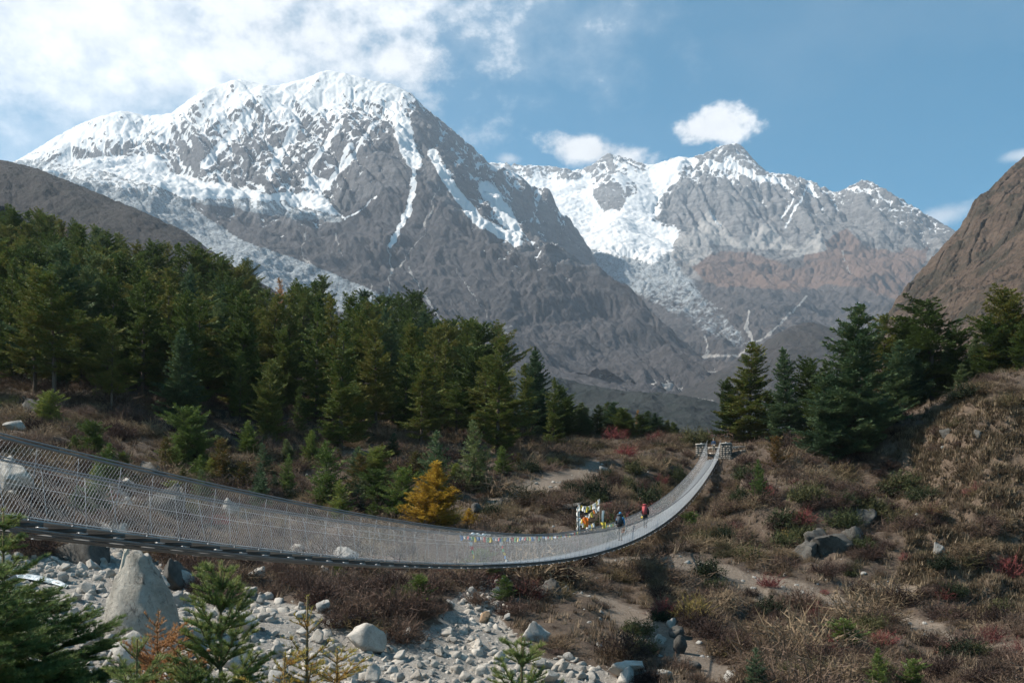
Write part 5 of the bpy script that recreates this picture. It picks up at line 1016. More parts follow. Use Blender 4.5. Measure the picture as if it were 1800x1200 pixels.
yels = [(1215, 1085, 76, 56), (270, 970, 60, 34), (945, 1012, 50, 34), (330, 985, 50, 36), (1385, 955, 34, 34), (180, 800, 30, 22), (15, 715, 50, 26), (580, 905, 40, 30), (800, 915, 60, 30), (355, 835, 50, 24), (1290, 1150, 60, 40)]
for k, (px, py, a, b) in enumerate(sorted(yels)): bush(px, py, a, b, yel_p[k % 2], f'yellowish olive bush, {ordinal(k+1)} from the left among the yellow bushes', 'yellow_bush', 'yellow bushes on the slopes')
bp_, tries = [], 0
while len(bp_) < 285 and tries < 9000:
    tries += 1; px = r.uniform(-20, 1820); py = r.uniform(705, 1200); Y = hit(px, py)
    if not Y or Y > 165 or not clear((px-900)/F*Y, Y): continue
    x = (px-900)/F*Y
    if gmask(bed, x, Y) > 0.6 or gmask(dirt, x, Y) > 0.4 or gmask(forest, x, Y) > 0.85 or r.random() < 0.8*gmask(knoll, x, Y): continue
    wpx = r.uniform(1.1, 3.0)/Y*F
    if any((px-a)**2+((py-b)*1.7)**2 < ((wpx+c_)*0.33)**2 for a, b, c_, _ in bp_): continue
    bp_.append((px, py, wpx, Y))
bp_ += [(px, py, w_, hit(px, py) or 60) for px, py, w_ in ((345, 1000, 80), (380, 985, 70), (430, 985, 60), (300, 985, 70), (480, 1005, 60), (360, 1030, 50), (550, 1000, 70), (520, 1030, 60), (640, 1045, 90), (700, 1040, 90), (760, 1040, 80), (570, 1062, 90), (620, 1080, 100), (680, 1075, 110), (735, 1078, 90), (590, 1100, 70), (920, 1095, 80), (985, 1090, 70), (900, 1130, 70), (1010, 1150, 80), (985, 1190, 70), (1250, 1120, 80), (840, 1060, 60), (230, 745, 70), (215, 770, 60))]
for y0, y1, nm in ((0, 790, 'forest edge'), (790, 860, 'upper bank'), (860, 940, 'middle bank'), (940, 1020, 'lower bank'), (1020, 1090, 'gully side'), (1090, 1300, 'bottom edge')):
    for k, (px, py, wpx, Y) in enumerate(sorted(q for q in bp_ if y0 <= q[1] < y1)):
        bush(px, py, wpx, wpx*r.uniform(0.5, 0.75), brown_p[int(r.integers(0, 5))], f'brown leafless bush, {ordinal(k+1)} from the left along the {nm}', 'brown_bush', 'brown bushes on the slopes', Y)
def instanced(name, protos, x, y, sc, zs, label, cat, mat, tilt=0.25):
    """one mass of plants nobody would count: points that carry a plant each"""
    n = len(x); me = bpy.data.meshes.new(name); me.vertices.add(n); me.vertices.foreach_set('co', np.stack([x, y, gz(x, y)-0.04], -1).astype(np.float32).ravel())
    a = me.attributes.new('pscale', 'FLOAT_VECTOR', 'POINT'); a.data.foreach_set('vector', np.stack([sc, sc, sc*zs], -1).astype(np.float32).ravel())
    a = me.attributes.new('prot', 'FLOAT_VECTOR', 'POINT'); a.data.foreach_set('vector', np.stack([r.normal(0, tilt*0.5, n), r.normal(0, tilt*0.5, n), r.uniform(0, 6.28, n)], -1).astype(np.float32).ravel())
    a = me.attributes.new('pick', 'INT', 'POINT'); a.data.foreach_set('value', r.integers(0, len(protos), n).astype(np.int32))
    o = link(name, me); g = bpy.data.node_groups.new(name+'_scatter', 'GeometryNodeTree'); g.interface.new_socket('Geometry', in_out='INPUT', socket_type='NodeSocketGeometry'); g.interface.new_socket('Geometry', in_out='OUTPUT', socket_type='NodeSocketGeometry')
    gi = g.nodes.new('NodeGroupInput'); go = g.nodes.new('NodeGroupOutput'); ip = g.nodes.new('GeometryNodeInstanceOnPoints'); jn = g.nodes.new('GeometryNodeGeometryToInstance')
    def na(nm, dt): q = g.nodes.new('GeometryNodeInputNamedAttribute'); q.data_type = dt; q.inputs[0].default_value = nm; return q.outputs[0]
    for q in reversed(protos):
        po = bpy.data.objects.new('plant', mesh_np('plant', *q, mat)); oi = g.nodes.new('GeometryNodeObjectInfo'); oi.inputs[0].default_value = po; g.links.new(oi.outputs['Geometry'], jn.inputs[0])
    g.links.new(gi.outputs[0], ip.inputs['Points']); g.links.new(jn.outputs[0], ip.inputs['Instance']); ip.inputs['Pick Instance'].default_value = True
    g.links.new(na('pick', 'INT'), ip.inputs['Instance Index']); g.links.new(na('prot', 'FLOAT_VECTOR'), ip.inputs['Rotation']); g.links.new(na('pscale', 'FLOAT_VECTOR'), ip.inputs['Scale'])
    g.links.new(ip.outputs[0], go.inputs[0]); md = o.modifiers.new('scatter', 'NODES'); md.node_group = g
    tag(o, label, cat, None, 'stuff'); return o
gx, gy = PEB; instanced('gravel', pb, gx, gy, np.minimum(0.055*(r.pareto(1.75, len(gx))+1), 0.45), r.uniform(0.6, 0.95, len(gx)), 'pale rubble and pebbles filling the river bed', 'gravel', PALE, 1.0)
gx, gy = PEB2; instanced('gravel', pb, gx, gy, np.minimum(0.045*(r.pareto(1.8, len(gx))+1), 0.36), r.uniform(0.6, 0.95, len(gx)), 'loose grey stones strewn over the paths and slopes', 'gravel', GREY, 1.0)
small = [shrub_proto(560+k, 90, 3, 300, 0.030) for k in range(6)]
gx, gy = scatter(95000, lambda x, Y: np.clip((1-gmask(bed, x, Y)*1.5)*(1-gmask(dirt, x, Y)*1.2)*(1-0.72*gmask(knoll, x, Y))*(1-0.35*gmask(forest, x, Y)), 0, 1)*np.clip(0.42+2.6*fbm(x/10, Y/10, 4, 90), 0.06, 1), 40, 175)
tw_ = np.array(ab.location); keep_ = np.hypot(gx-tw_[0], gy-tw_[1]) > 5.5; gx, gy = gx[keep_], gy[keep_]
mixn = fbm(gx/7, gy/7, 3, 97)+r.normal(0, 0.22, len(gx)); KN = gmask(knoll, gx, gy)
for sel, mat, lb, lim in ((mixn-0.3*KN > -0.20, TWIG, 'low brown bare-twigged scrub between the bushes', 5600), ((mixn-0.3*KN <= -0.20) & (mixn-0.3*KN > -0.48), scrub_mat('ochre_scrub', OCHRE), 'ochre dry scrub and bracken patches on the slopes', 3200), (mixn-0.3*KN <= -0.48, scrub_mat('olive_scrub', OLIVE), 'dull olive low scrub in patches on the slopes', 1600)):
    qx, qy = gx[sel][:lim], gy[sel][:lim]
    instanced('scrub', small, qx, qy, r.gamma(3.0, 0.42, len(qx)), r.uniform(0.6, 1.1, len(qx)), lb, 'scrub', mat)
def tuft_proto(seed, n=16):
    r = np.random.default_rng(seed); az = r.uniform(0, 6.283, n); ln = r.uniform(0.5, 1.0, n); lean = r.uniform(0.15, 0.9, n); b = np.stack([r.normal(0, 0.16, n), r.normal(0, 0.16, n), np.full(n, -0.05)], -1)
    d = np.stack([np.cos(az)*lean, np.sin(az)*lean, 1.0-0.4*lean], -1)*ln[:, None]; sd = np.stack([-np.sin(az), np.cos(az), 0*az], -1)*0.055
    return np.stack([b-sd, b+sd, b+d], 1).reshape(-1, 3), np.arange(3*n).reshape(-1, 3)
tufts = [tuft_proto(600+k) for k in range(8)]
gx, gy = scatter(140000, lambda x, Y: np.clip((1-gmask(bed, x, Y)*1.5)*(1-gmask(dirt, x, Y)*1.1)*(0.30+0.7*gmask(knoll, x, Y))*(1-0.8*gmask(forest, x, Y)), 0, 1)*np.clip(0.6+1.4*fbm(x/3, Y/3, 3, 93), 0.1, 1), 42, 150)
gx, gy = gx[:34000], gy[:34000]
instanced('grass', tufts, gx, gy, r.uniform(0.35, 0.85, len(gx)), r.uniform(0.8, 1.2, len(gx)), 'dry straw-coloured grass tufts over the slopes and the knoll', 'grass', GRASS)

gx, gy = scatter(90000, lambda x, Y: np.clip(gmask(knoll, x, Y)*1.4, 0, 1)*(1-gmask(dirt, x, Y))*np.clip(0.55+1.8*fbm(x/2.2, Y/2.2, 3, 99), 0.05, 1), 62, 118, 0.34, 0.66)
gx, gy = gx[:15000], gy[:15000]
instanced('grass', tufts, gx, gy, r.uniform(0.45, 1.0, len(gx)), r.uniform(0.7, 1.0, len(gx)), 'thick brown tussock grass matted over the knoll', 'grass', scrub_mat('tussock_grass', [(0.060, 0.043, 0.028), (0.11, 0.079, 0.049), (0.17, 0.125, 0.076), (0.25, 0.19, 0.12)]))

# ------------------------------------------------------------------ hikers
def skel(name, joints, bones, mat, parent, sub=2):
    """one continuous body surface grown round a skeleton: joints = {name: (x, y, z, radius x, radius y)}"""
    ks = list(joints); me = bpy.data.meshes.new(name); me.from_pydata([joints[k][:3] for k in ks], [(ks.index(a), ks.index(b)) for a, b in bones], [])
    o = link(name, me, parent); m = o.modifiers.new('skin', 'SKIN'); m.use_smooth_shade = True; m.branch_smoothing = 0.4
    for i, k in enumerate(ks): me.skin_vertices[0].data[i].radius = (joints[k][3], joints[k][-1]); me.skin_vertices[0].data[i].use_root = (i == 0)
    o.modifiers.new('sub', 'SUBSURF').levels = sub; o.modifiers['sub'].render_levels = sub; me.materials.append(mat); return o
def cloth(n, c, v=0.2): return plain(n, c, 0.85, 0, v, 14)
SKIN = cloth('skin', (0.42, 0.25, 0.17), 0.08); BOOT = cloth('boot_leather', (0.035, 0.028, 0.024)); HAIR = cloth('dark_hair', (0.02, 0.016, 0.014))
def person(loc, rz, H, jacket, trousers, hat, label, stride=0.16, arms=0.10, hood=False):
    s = H/1.75; root = empty('person', loc); root.rotation_euler = (0, 0, rz); root.scale = (s, s, s); tag(root, label, 'person')
    L = {'hipL': (-0.09, 0, 0.90, .085, .085), 'kneeL': (-0.10, stride*0.7, 0.49, .058, .058), 'ankL': (-0.10, stride, 0.09, .042, .042), 'toeL': (-0.11, stride+0.15, 0.035, .038, .03),
         'hipR': (0.09, 0, 0.90, .085, .085), 'kneeR': (0.10, -stride*0.1, 0.48, .058, .058), 'ankR': (0.10, -stride, 0.10, .042, .042), 'toeR': (0.11, -stride+0.15, 0.035, .038, .03)}
    T = {'pelvis': (0, 0, 0.95, .15, .11), 'waist': (0, 0, 1.10, .135, .10), 'chest': (0, 0.02, 1.32, .165, .115), 'neck': (0, 0.01, 1.48, .055, .055)}
    A = {'shL': (-0.17, 0.02, 1.40, .06, .06), 'elL': (-0.24, 0.02+arms*0.3, 1.13, .045, .045), 'wrL': (-0.22, 0.12+arms, 0.95, .032, .032), 'haL': (-0.21, 0.17+arms, 0.90, .036, .024),
         'shR': (0.17, 0.02, 1.40, .06, .06), 'elR': (0.24, 0.02-arms*0.2, 1.13, .045, .045), 'wrR': (0.23, 0.10-arms, 0.93, .032, .032), 'haR': (0.22, 0.14-arms, 0.88, .036, .024)}
    HD = {'headB': (0, 0.03, 1.55, .075, .085), 'headT': (0, 0.02, 1.67, .078, .09)}
    bn = [('pelvis', 'waist'), ('waist', 'chest'), ('chest', 'neck'), ('neck', 'headB'), ('headB', 'headT')]
    for q in 'LR': bn += [('pelvis', 'hip'+q), ('hip'+q, 'knee'+q), ('knee'+q, 'ank'+q), ('ank'+q, 'toe'+q), ('chest', 'sh'+q), ('sh'+q, 'el'+q), ('el'+q, 'wr'+q), ('wr'+q, 'ha'+q)]
    body = skel('body', {**T, **L, **A, **HD}, bn, SKIN, root)
    # five fingers on each hand
    for q, sg in (('L', -1), ('R', 1)):
        hx, hy, hz = A['ha'+q][:3]; mb = MB()
        for f in range(4): mb.tube([(hx+sg*(-0.02+0.0), hy-0.02+0.014*f, hz-0.02), (hx-sg*0.004, hy-0.018+0.015*f, hz-0.065+0.006*abs(f-1.5)), (hx-sg*0.02, hy-0.012+0.015*f, hz-0.10+0.010*abs(f-1.5))], [0.0095, 0.009, 0.007], 5)
        mb.tube([(hx-sg*0.02, hy+0.02, hz-0.005), (hx-sg*0.035, hy+0.045, hz-0.03), (hx-sg*0.035, hy+0.05, hz-0.06)], [0.010, 0.010, 0.008], 5); mb.build('fingers', SKIN, root, True)
    mb = MB(); hb = HD['headT']; mb.tube([(0, 0.105, 1.63), (0, 0.128, 1.60), (0, 0.112, 1.59)], [0.010, 0.016, 0.012], 5); mb.build('nose', SKIN, root, True)
    up = lambda d, k: {a: b[:3]+(b[3]*k, b[4]*k) for a, b in d.items()}
    JT = up(T, 1.14); JA = {a: b for a, b in up(A, 1.30).items() if a[:2] != 'ha'}
    JT['neck'] = (0, 0.01, 1.46, .07, .07)
    skel('jacket', {**JT, **JA}, [b for b in bn if b[0] in JT and b[1] in JT]+[b for b in bn if b[1] in JA], jacket, root)
    JL = {a: b for a, b in up(L, 1.22).items() if a[:3] != 'toe'}; pel = {'pelvis': (0, 0, 0.94, .175, .13)}
    skel('trousers', {**pel, **JL}, [('pelvis', 'hipL'), ('pelvis', 'hipR')]+[b for b in bn if b[1] in JL and b[0] in JL], trousers, root)
    for q in 'LR': skel('boot', {'ank': L['ank'+q][:3]+(.056, .056), 'heel': (L['ank'+q][0], L['ank'+q][1]+0.02, 0.045, .052, .045), 'toe': L['toe'+q][:3]+(.05, .042)}, [('ank', 'heel'), ('heel', 'toe')], BOOT, root)
    if hat:
        k = 1.16 if hood else 1.10
        skel('hood' if hood else 'hat', {'a': (0, -0.005, 1.58, .085*k, .095*k) if hood else (0, 0.01, 1.665, .085*k, .095*k), 'b': (0, 0.0, 1.71, .08*k, .09*k), 'c': (0, -0.01, 1.755, .04, .045)}, [('a', 'b'), ('b', 'c')], hat, root)
    else: skel('hair', {'a': (0, -0.02, 1.66, .085, .09), 'b': (0, -0.01, 1.73, .07, .08)}, [('a', 'b')], HAIR, root)
    return root
def pack(host, label, mat, dark, H=1.0, roll=None):
    root = empty('backpack', host.location); root.rotation_euler = host.rotation_euler; root.scale = host.scale; tag(root, label, 'backpack')
    def pad(name, c, h, m, parent=root):
        bm = bmesh.new(); bmesh.ops.create_cube(bm, size=2.0); bmesh.ops.scale(bm, vec=h, verts=bm.verts); bmesh.ops.bevel(bm, geom=bm.edges[:], offset=min(h)*0.6, segments=3, affect='EDGES'); bmesh.ops.translate(bm, vec=c, verts=bm.verts)
        me = bpy.data.meshes.new(name); bm.to_mesh(me); bm.free(); me.shade_smooth(); me.materials.append(m); return link(name, me, parent)
    b = pad('body', (0, -0.27, 1.24), (0.165, 0.12, 0.30*H), mat); pad('lid', (0, -0.25, 1.24+0.32*H), (0.15, 0.13, 0.065), mat); pad('base', (0, -0.27, 1.24-0.30*H), (0.17, 0.125, 0.08), dark)
    for sg in (-1, 1):
        pad('side_pocket', (sg*0.19, -0.26, 1.12), (0.04, 0.08, 0.12), dark); mb = MB(); mb.tube([(sg*0.11, -0.14, 1.50), (sg*0.12, 0.02, 1.535), (sg*0.13, 0.17, 1.40), (sg*0.15, 0.14, 1.18), (sg*0.13, -0.14, 1.02)], 0.022, 5); mb.build('strap', dark, root, True)
    if roll: pad('sleeping_mat', (0, -0.33, 1.24-0.36*H), (0.20, 0.07, 0.07), roll)
    return root
BLUEJ = cloth('blue_jacket', (0.05, 0.22, 0.42)); TEAL = cloth('teal_hat', (0.05, 0.33, 0.40)); NAVY = cloth('navy_cloth', (0.045, 0.075, 0.13)); GREYT = cloth('grey_trousers', (0.20, 0.18, 0.165)); KHAKI = cloth('khaki_trousers', (0.30, 0.27, 0.22))
REDP = cloth('red_pack', (0.36, 0.07, 0.075)); BLACK = cloth('black_cloth', (0.02, 0.02, 0.022)); ORANGE = cloth('orange_cloth', (0.70, 0.20, 0.03), 0.12); YELLOW = cloth('yellow_cloth', (0.62, 0.46, 0.07), 0.12); CHAR = cloth('charcoal_cloth', (0.06, 0.065, 0.075))
RZB = -math.atan(0.307)
def on_bridge(Y, side=0.0): q = bp(Y, side, 0.0); return (float(q[0]), float(q[1]), float(q[2]))
h1 = person(on_bridge(69.0, -0.12), RZB, 2.0, BLUEJ, GREYT, BLUEJ, 'hiker in a blue hooded jacket walking up the bridge', 0.14, 0.05, True)
pack(h1, 'dark backpack worn by the hiker in the blue hood', CHAR, BLACK, 1.0)
h2 = person(on_bridge(79.6, -0.22), RZB, 1.98, BLACK, CHAR, None, 'hiker in dark clothes farther up the bridge with a big red load', 0.18, 0.08)
pack(h2, 'tall red backpack carried by the farther hiker on the bridge', REDP, BLACK, 1.18)
q = bp(132.7, -0.30, 0); h3 = person((float(q[0]), float(q[1]), zd+1.15), math.pi+RZB, 1.85, NAVY, KHAKI, TEAL, 'person in a teal hat standing on the abutment facing the bridge', 0.02, 0.0)
# small things that dangle from the hikers
def rag(name, loc, w_, h_, mat, label, cat, seed, group=None, parent=None):
    """a creased hanging piece of cloth"""
    r = np.random.default_rng(seed); n = 9; u, v = np.meshgrid(np.linspace(-0.5, 0.5, n), np.linspace(0, -1, n)); k = 1-0.35*np.abs(v)*r.uniform(0.2, 1)
    X = u*w_*k+0.10*w_*np.sin(v*3+r.uniform(0, 6)); Z = v*h_+0.05*h_*np.cos(u*9); Yq = 0.16*w_*np.sin(u*r.uniform(9, 14)+v*2)+0.1*w_*np.sin(v*4+r.uniform(0, 6)); th = 0.012
    A_ = np.stack([X, Yq, Z], -1).reshape(-1, 3); B_ = A_+np.array([0, th, 0]); f = grid_faces(n, n); V = np.concatenate([A_, B_]); Fc = np.concatenate([f, f[:, ::-1]+n*n])
    o = link(name, mesh_np(name, V, Fc, mat, True), parent); o.location = loc; o.rotation_euler = (0, 0, RZB+r.normal(0, 0.5))
    if label: tag(o, label, cat, group)
    return o
b_ = np.array(h1.location); rag('bag', tuple(b_+np.array([0.20, -0.30, 0.98])), 0.24, 0.42, ORANGE, 'orange bag hanging behind the hiker in the blue hood', 'bag', 3)
b_ = np.array(h2.location); rag('bag', tuple(b_+np.array([-0.30, -0.20, 0.92])), 0.22, 0.18, YELLOW, 'yellow pouch at the hip of the farther hiker', 'bag', 4)
# ------------------------------------------------------------------ prayer flags and scarves on the far handrail
WHITE = cloth('white_scarf', (0.74, 0.72, 0.68), 0.08); FLB = cloth('flag_blue', (0.10, 0.26, 0.50)); FLG = cloth('flag_green', (0.12, 0.36, 0.18)); FLR = cloth('flag_red', (0.50, 0.10, 0.09)); WOOD = plain('pole_wood', (0.16, 0.12, 0.09), 0.9)
FC = [FLB, WHITE, FLR, FLG, YELLOW]
def railpt(Y, side=-0.86, up=0.0): q = bp(Y, side); return Vector((float(q[0]), float(q[1]), float(q[2])+float(railh(Y))+up))
pole_top = []
for Yp, hh, lb in ((60.2, 1.62, 'thin pole wrapped in white scarves at the left of the flag cluster'), (66.2, 1.75, 'thin pole carrying flags at the right of the flag cluster')):
    p0 = railpt(Yp, -0.90, -RH-0.1); p1 = railpt(Yp, -0.95, hh); root = empty('flag_pole', p0); tag(root, lb, 'pole'); mb = MB(); mb.tube([(0, 0, 0), tuple(p1-p0)], 0.028, 6); mb.build('shaft', WOOD, root); mb = MB(); mb.tube([tuple(p1-p0), tuple(p1-p0+Vector((0, 0, 0.06)))], [0.04, 0.01], 6); mb.build('tip', WHITE, root); pole_top.append(p1)
def flag_string(a, b, sag, n, mats, size, label, seed, drop=True):
    r = np.random.default_rng(seed); root = empty('prayer_flag_string', a); tag(root, label, 'flag string', 'prayer flag strings on the bridge'); pts = [(b-a)*t+Vector((0, 0, -4*sag*t*(1-t))) for t in np.linspace(0, 1, 14)]
    mb = MB(); mb.tube([tuple(p) for p in pts], 0.006, 4); mb.build('cord', WHITE, root)
    for k in range(n):
        t = (k+0.5)/n; p = (b-a)*t+Vector((0, 0, -4*sag*t*(1-t)-0.004)); f = rag('flag', tuple(p), size*r.uniform(0.7, 1.2), size*r.uniform(0.7, 1.3), mats[k % len(mats)], None, None, seed*40+k, parent=root); f.rotation_euler = (0, 0, math.atan2(b.y-a.y, b.x-a.x)+r.normal(0, 0.4))
t0, t1 = pole_top
flag_string(t0, t1+Vector((0, 0, 0.10)), 0.30, 11, [WHITE, YELLOW, WHITE, WHITE, YELLOW], 0.30, 'string of white and yellow scarves between the tops of the two poles', 1)
flag_string(t0+Vector((0, 0, -1.05)), t1+Vector((0, 0, -0.35)), 0.05, 9, [WHITE, YELLOW, ORANGE, WHITE], 0.24, 'slanting lower string of scarves between the two poles', 2)
flag_string(t0, t0+Vector((0.05, 0.1, -1.55)), 0.0, 5, [WHITE], 0.34, 'white scarves hanging down the left pole', 3)
flag_string(t0+Vector((0.1, 0.3, -0.9)), railpt(64.5, -0.9, 0.35), 0.25, 7, [WHITE, WHITE, YELLOW], 0.26, 'white scarf garland looping down to the handrail', 4)
flag_string(railpt(40, -0.86, -0.02), railpt(52, -0.86, -0.02), 0.10, 30, FC, 0.17, 'faded coloured prayer flags along the middle of the far handrail', 5)
flag_string(railpt(52.2, -0.86, -0.02), railpt(60, -0.86, -0.02), 0.08, 20, FC, 0.17, 'faded coloured prayer flags leading along the handrail to the poles', 6)
flag_string(railpt(66.6, -0.86, 0.05), railpt(73, -0.86, 0.02), 0.08, 12, [YELLOW, WHITE, FLG], 0.16, 'flags on the handrail behind the hiker in the blue hood', 7)
flag_string(railpt(45, -0.84, 0.0), railpt(45.6, -0.70, -1.15), 0.0, 7, FC, 0.15, 'short string of flags hanging inside the mesh down to the deck', 8)
flag_string(railpt(41, -0.84, 0.0), railpt(41.3, -0.72, -0.9), 0.0, 5, FC, 0.13, 'second hanging string of flags inside the mesh nearer the larch', 9)
rag('cloth_bundle', tuple(railpt(62.0, -0.92, 0.78)), 0.42, 0.62, ORANGE, 'bright orange cloth bundle tied among the scarves', 'cloth', 21)
rag('cloth_bundle', tuple(railpt(67.0, -0.90, 1.05)), 0.17, 0.8, WHITE, 'white cloth hanging from the right pole', 'cloth', 22); rag('cloth_bundle', tuple(railpt(67.0, -0.88, 0.25)), 0.34, 0.42, YELLOW, 'yellow-green cloth below the white cloth on the right pole', 'cloth', 23)
mb = MB(); a, b = railpt(41.3, -0.86, 0.03), railpt(43.6, -0.86, 0.05); mb.tube([tuple(a+(b-a)*t+Vector((0, 0, 0.03*math.sin(t*9)))) for t in np.linspace(0, 1, 12)], [0.05+0.03*math.sin(k*1.9) for k in range(12)], 7); o = mb.build('scarf', WHITE, None, True); tag(o, 'white scarf wound round the far handrail right of the yellow larch', 'scarf')

# ------------------------------------------------------------------ young conifers close to the viewer
def needle_mat(name, cols, trans=0.3):
    s = MN(name, 0.55); s.b.inputs['Specular IOR Level'].default_value = 0.4; n = s.noise(s.coord(), 5.0, 3, 0.6); n2 = s.noise(s.coord(), 60, 2, 0.6)
    f = s.math('ADD', s.math('MULTIPLY', n, 0.6), s.math('MULTIPLY', n2, 0.45)); f = s.math('ADD', f, s.math('MULTIPLY', s.math('SUBTRACT', s.attr('young'), 0.5), 0.5), True)
    c = s.ramp(f, [(0.2+0.6*i/(len(cols)-1), k) for i, k in enumerate(cols)]); s.out(c)
    tr = s.new('ShaderNodeBsdfTranslucent'); s.lk(c, tr.inputs['Color']); mx = s.new('ShaderNodeMixShader'); mx.inputs[0].default_value = trans
    s.lk(s.b.outputs[0], mx.inputs[1]); s.lk(tr.outputs[0], mx.inputs[2]); s.lk(mx.outputs[0], s.n['Material Output'].inputs['Surface']); return s.m
NEED = needle_mat('sapling_needles', [(0.032, 0.061, 0.020), (0.072, 0.123, 0.034), (0.136, 0.196, 0.053), (0.272, 0.290, 0.091)])
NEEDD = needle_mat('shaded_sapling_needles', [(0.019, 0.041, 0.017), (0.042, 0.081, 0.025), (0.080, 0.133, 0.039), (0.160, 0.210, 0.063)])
LNEED = needle_mat('larch_sapling_needles', [(0.20, 0.11, 0.02), (0.34, 0.19, 0.04), (0.42, 0.27, 0.06), (0.34, 0.30, 0.07)], 0.4); RNEED = needle_mat('rusty_sapling_needles', [(0.24, 0.10, 0.035), (0.36, 0.17, 0.07), (0.44, 0.24, 0.11)], 0.4)
TWB = plain('young_twig_bark', (0.15, 0.105, 0.06), 0.85, 0, 0.25, 30)
def sapling(name, loc, H, label, mat=NEED, spacing=0.15, nbr=5, grow=0.55, maxL=0.55, rise=0.75, side=0.045, nlen=0.025, nden=900, top=0.16, seed=0, shoots=0.14, lean=(0, 0), wood=TWB, thin=1.0, nw=0.0025, cat='sapling'):
    r = np.random.default_rng(seed); root = empty(name, loc); tag(root, label, cat); tr = MB(); segs = []      # segs: (p0, p1, young)
    ax = lambda h: np.array([lean[0]*(h/H)**2, lean[1]*(h/H)**2, h])
    hs = np.linspace(-0.3, H, 14); tr.tube([ax(max(h, 0))+np.array([0, 0, min(h, 0)]) for h in hs], [max(0.0035, (0.004+0.011*(H-max(h, 0)))*thin) for h in hs], 6)
    segs.append((ax(H-top), ax(H), 1.0))
    for q in np.arange(H-top*2.2, H-top, 0.08): segs.append((ax(q), ax(q+0.08), 0.55))
    h = H-top; k = 0
    while h > 0.06*H:
        dep = H-h; L0 = min(maxL, 0.05+grow*dep)
        for b in range(nbr+(1 if k > 2 else 0)):
            if r.random() < 0.08*(thin != 1.0)*3: continue
            az = b*6.283/nbr+k*1.1+r.normal(0, 0.18); L = L0*r.uniform(0.75, 1.15); el = rise*(1-0.6*min(1, dep/1.3))+r.normal(0, 0.08); o = ax(h+r.normal(0, 0.012))
            out = np.array([math.cos(az), math.sin(az), 0]); sd = np.array([-out[1], out[0], 0])
            pt = lambda t: o+out*L*t*math.cos(el)+np.array([0, 0, L*t*math.sin(el)*(1+0.25*t)-0.10*L*t*t*min(1, dep)])
            ts = np.linspace(0, 1, max(3, int(L/0.07)+2)); pp = [pt(t) for t in ts]; tr.tube(pp, [max(0.0016, (0.0022+0.006*L*(1-t))*thin) for t in ts], 4, False)
            for i in range(len(ts)-1): segs.append((pp[i], pp[i+1], 0.35+0.65*(ts[i+1] > 0.72)))
            if L > 0.11:
                t = 0.22
                while t < 0.97:
                    for sg in (-1, 1):
                        l2 = min(0.32, L*0.52*(1-t)+0.045)*r.uniform(0.7, 1.15); d2 = out*0.72+sd*sg*0.72+np.array([0, 0, math.sin(el)*0.6+r.normal(0, 0.12)]); d2 /= np.linalg.norm(d2); p0 = pt(t); p1 = p0+d2*l2
                        m_ = (p0+p1)/2+np.array([0, 0, -0.01*l2]); segs.append((p0, m_, 0.4)); segs.append((m_, p1, 0.9))
                        if l2 > 0.03: tr.tube([p0, p1], [0.0018*thin, 0.001*thin], 3, False)
                        if l2 > 0.12:
                            for u in np.arange(0.3, 0.9, side/l2*0.75):
                                for s2 in (-1, 1):
                                    d3 = d2*0.75+np.cross(d2, [0, 0, 1.0])*s2*0.7+np.array([0, 0, r.normal(0.1, 0.12)]); d3 /= np.linalg.norm(d3); q0 = p0+(p1-p0)*u; segs.append((q0, q0+d3*l2*0.42*(1.1-u), 0.85))
                    t += side/L*r.uniform(0.85, 1.25)
        h -= spacing*r.uniform(0.8, 1.15)*(1+0.10*k); k += 1
    segs = [q for q in segs if q[0][2] > H-2.2] if H > 2.4 else segs
    P0 = np.array([q[0] for q in segs]); P1 = np.array([q[1] for q in segs]); yg = np.array([q[2] for q in segs]); LN = np.linalg.norm(P1-P0, axis=1); cnt = np.maximum(3, (LN*nden).astype(int)); idx = np.repeat(np.arange(len(segs)), cnt); n = len(idx)
    t = r.random((n, 1)); base = P0[idx]*(1-t)+P1[idx]*t; D = (P1-P0)[idx]; D /= np.linalg.norm(D, axis=1, keepdims=True)+1e-9
    ref = np.where(np.abs(D[:, 2:3]) > 0.92, np.array([[1.0, 0, 0]]), np.array([[0, 0, 1.0]])); a = np.cross(D, ref); a /= np.linalg.norm(a, axis=1, keepdims=True)+1e-9; u = np.cross(a, D)
    th = r.uniform(0, 6.283, n); th = np.where(np.abs(D[:, 2]) > 0.9, th, np.where(np.sin(th) < -0.35, -th, th)); rd = a*np.cos(th)[:, None]+u*np.sin(th)[:, None]
    nd = rd*0.80+D*0.62+r.normal(0, 0.12, (n, 3)); nd /= np.linalg.norm(nd, axis=1, keepdims=True); l = nlen*r.uniform(0.75, 1.15, (n, 1)); wv = np.cross(nd, r.normal(0, 1, (n, 3))); wv /= np.linalg.norm(wv, axis=1, keepdims=True)+1e-9
    V = np.stack([base-wv*nw*0.5, base+wv*nw*0.5, base+nd*l], 1).reshape(-1, 3)
    link('needles', mesh_np('needles', V, np.arange(len(V)).reshape(-1, 3), mat, False, {'young': np.repeat(yg[idx], 3)}), root); tr.build('stem', wood, root, True); return root
def near(px, tip, Y): x = (px-900)/F*Y; z = float(gz(x, Y)); return (x, Y, z), (HZ-tip)/F*Y-z
def sap(name, px, tip, Y, label, **kw): loc, H = near(px, tip, Y); return sapling(name, loc, H, label, **kw)
sap('fir_sapling', 388, 986, 5.0, 'young fir with a tall pale leader, right of the huge boulder', spacing=0.135, nbr=6, grow=0.50, maxL=0.40, seed=1, top=0.15, rise=1.0, side=0.075, nden=1500, nlen=0.026)
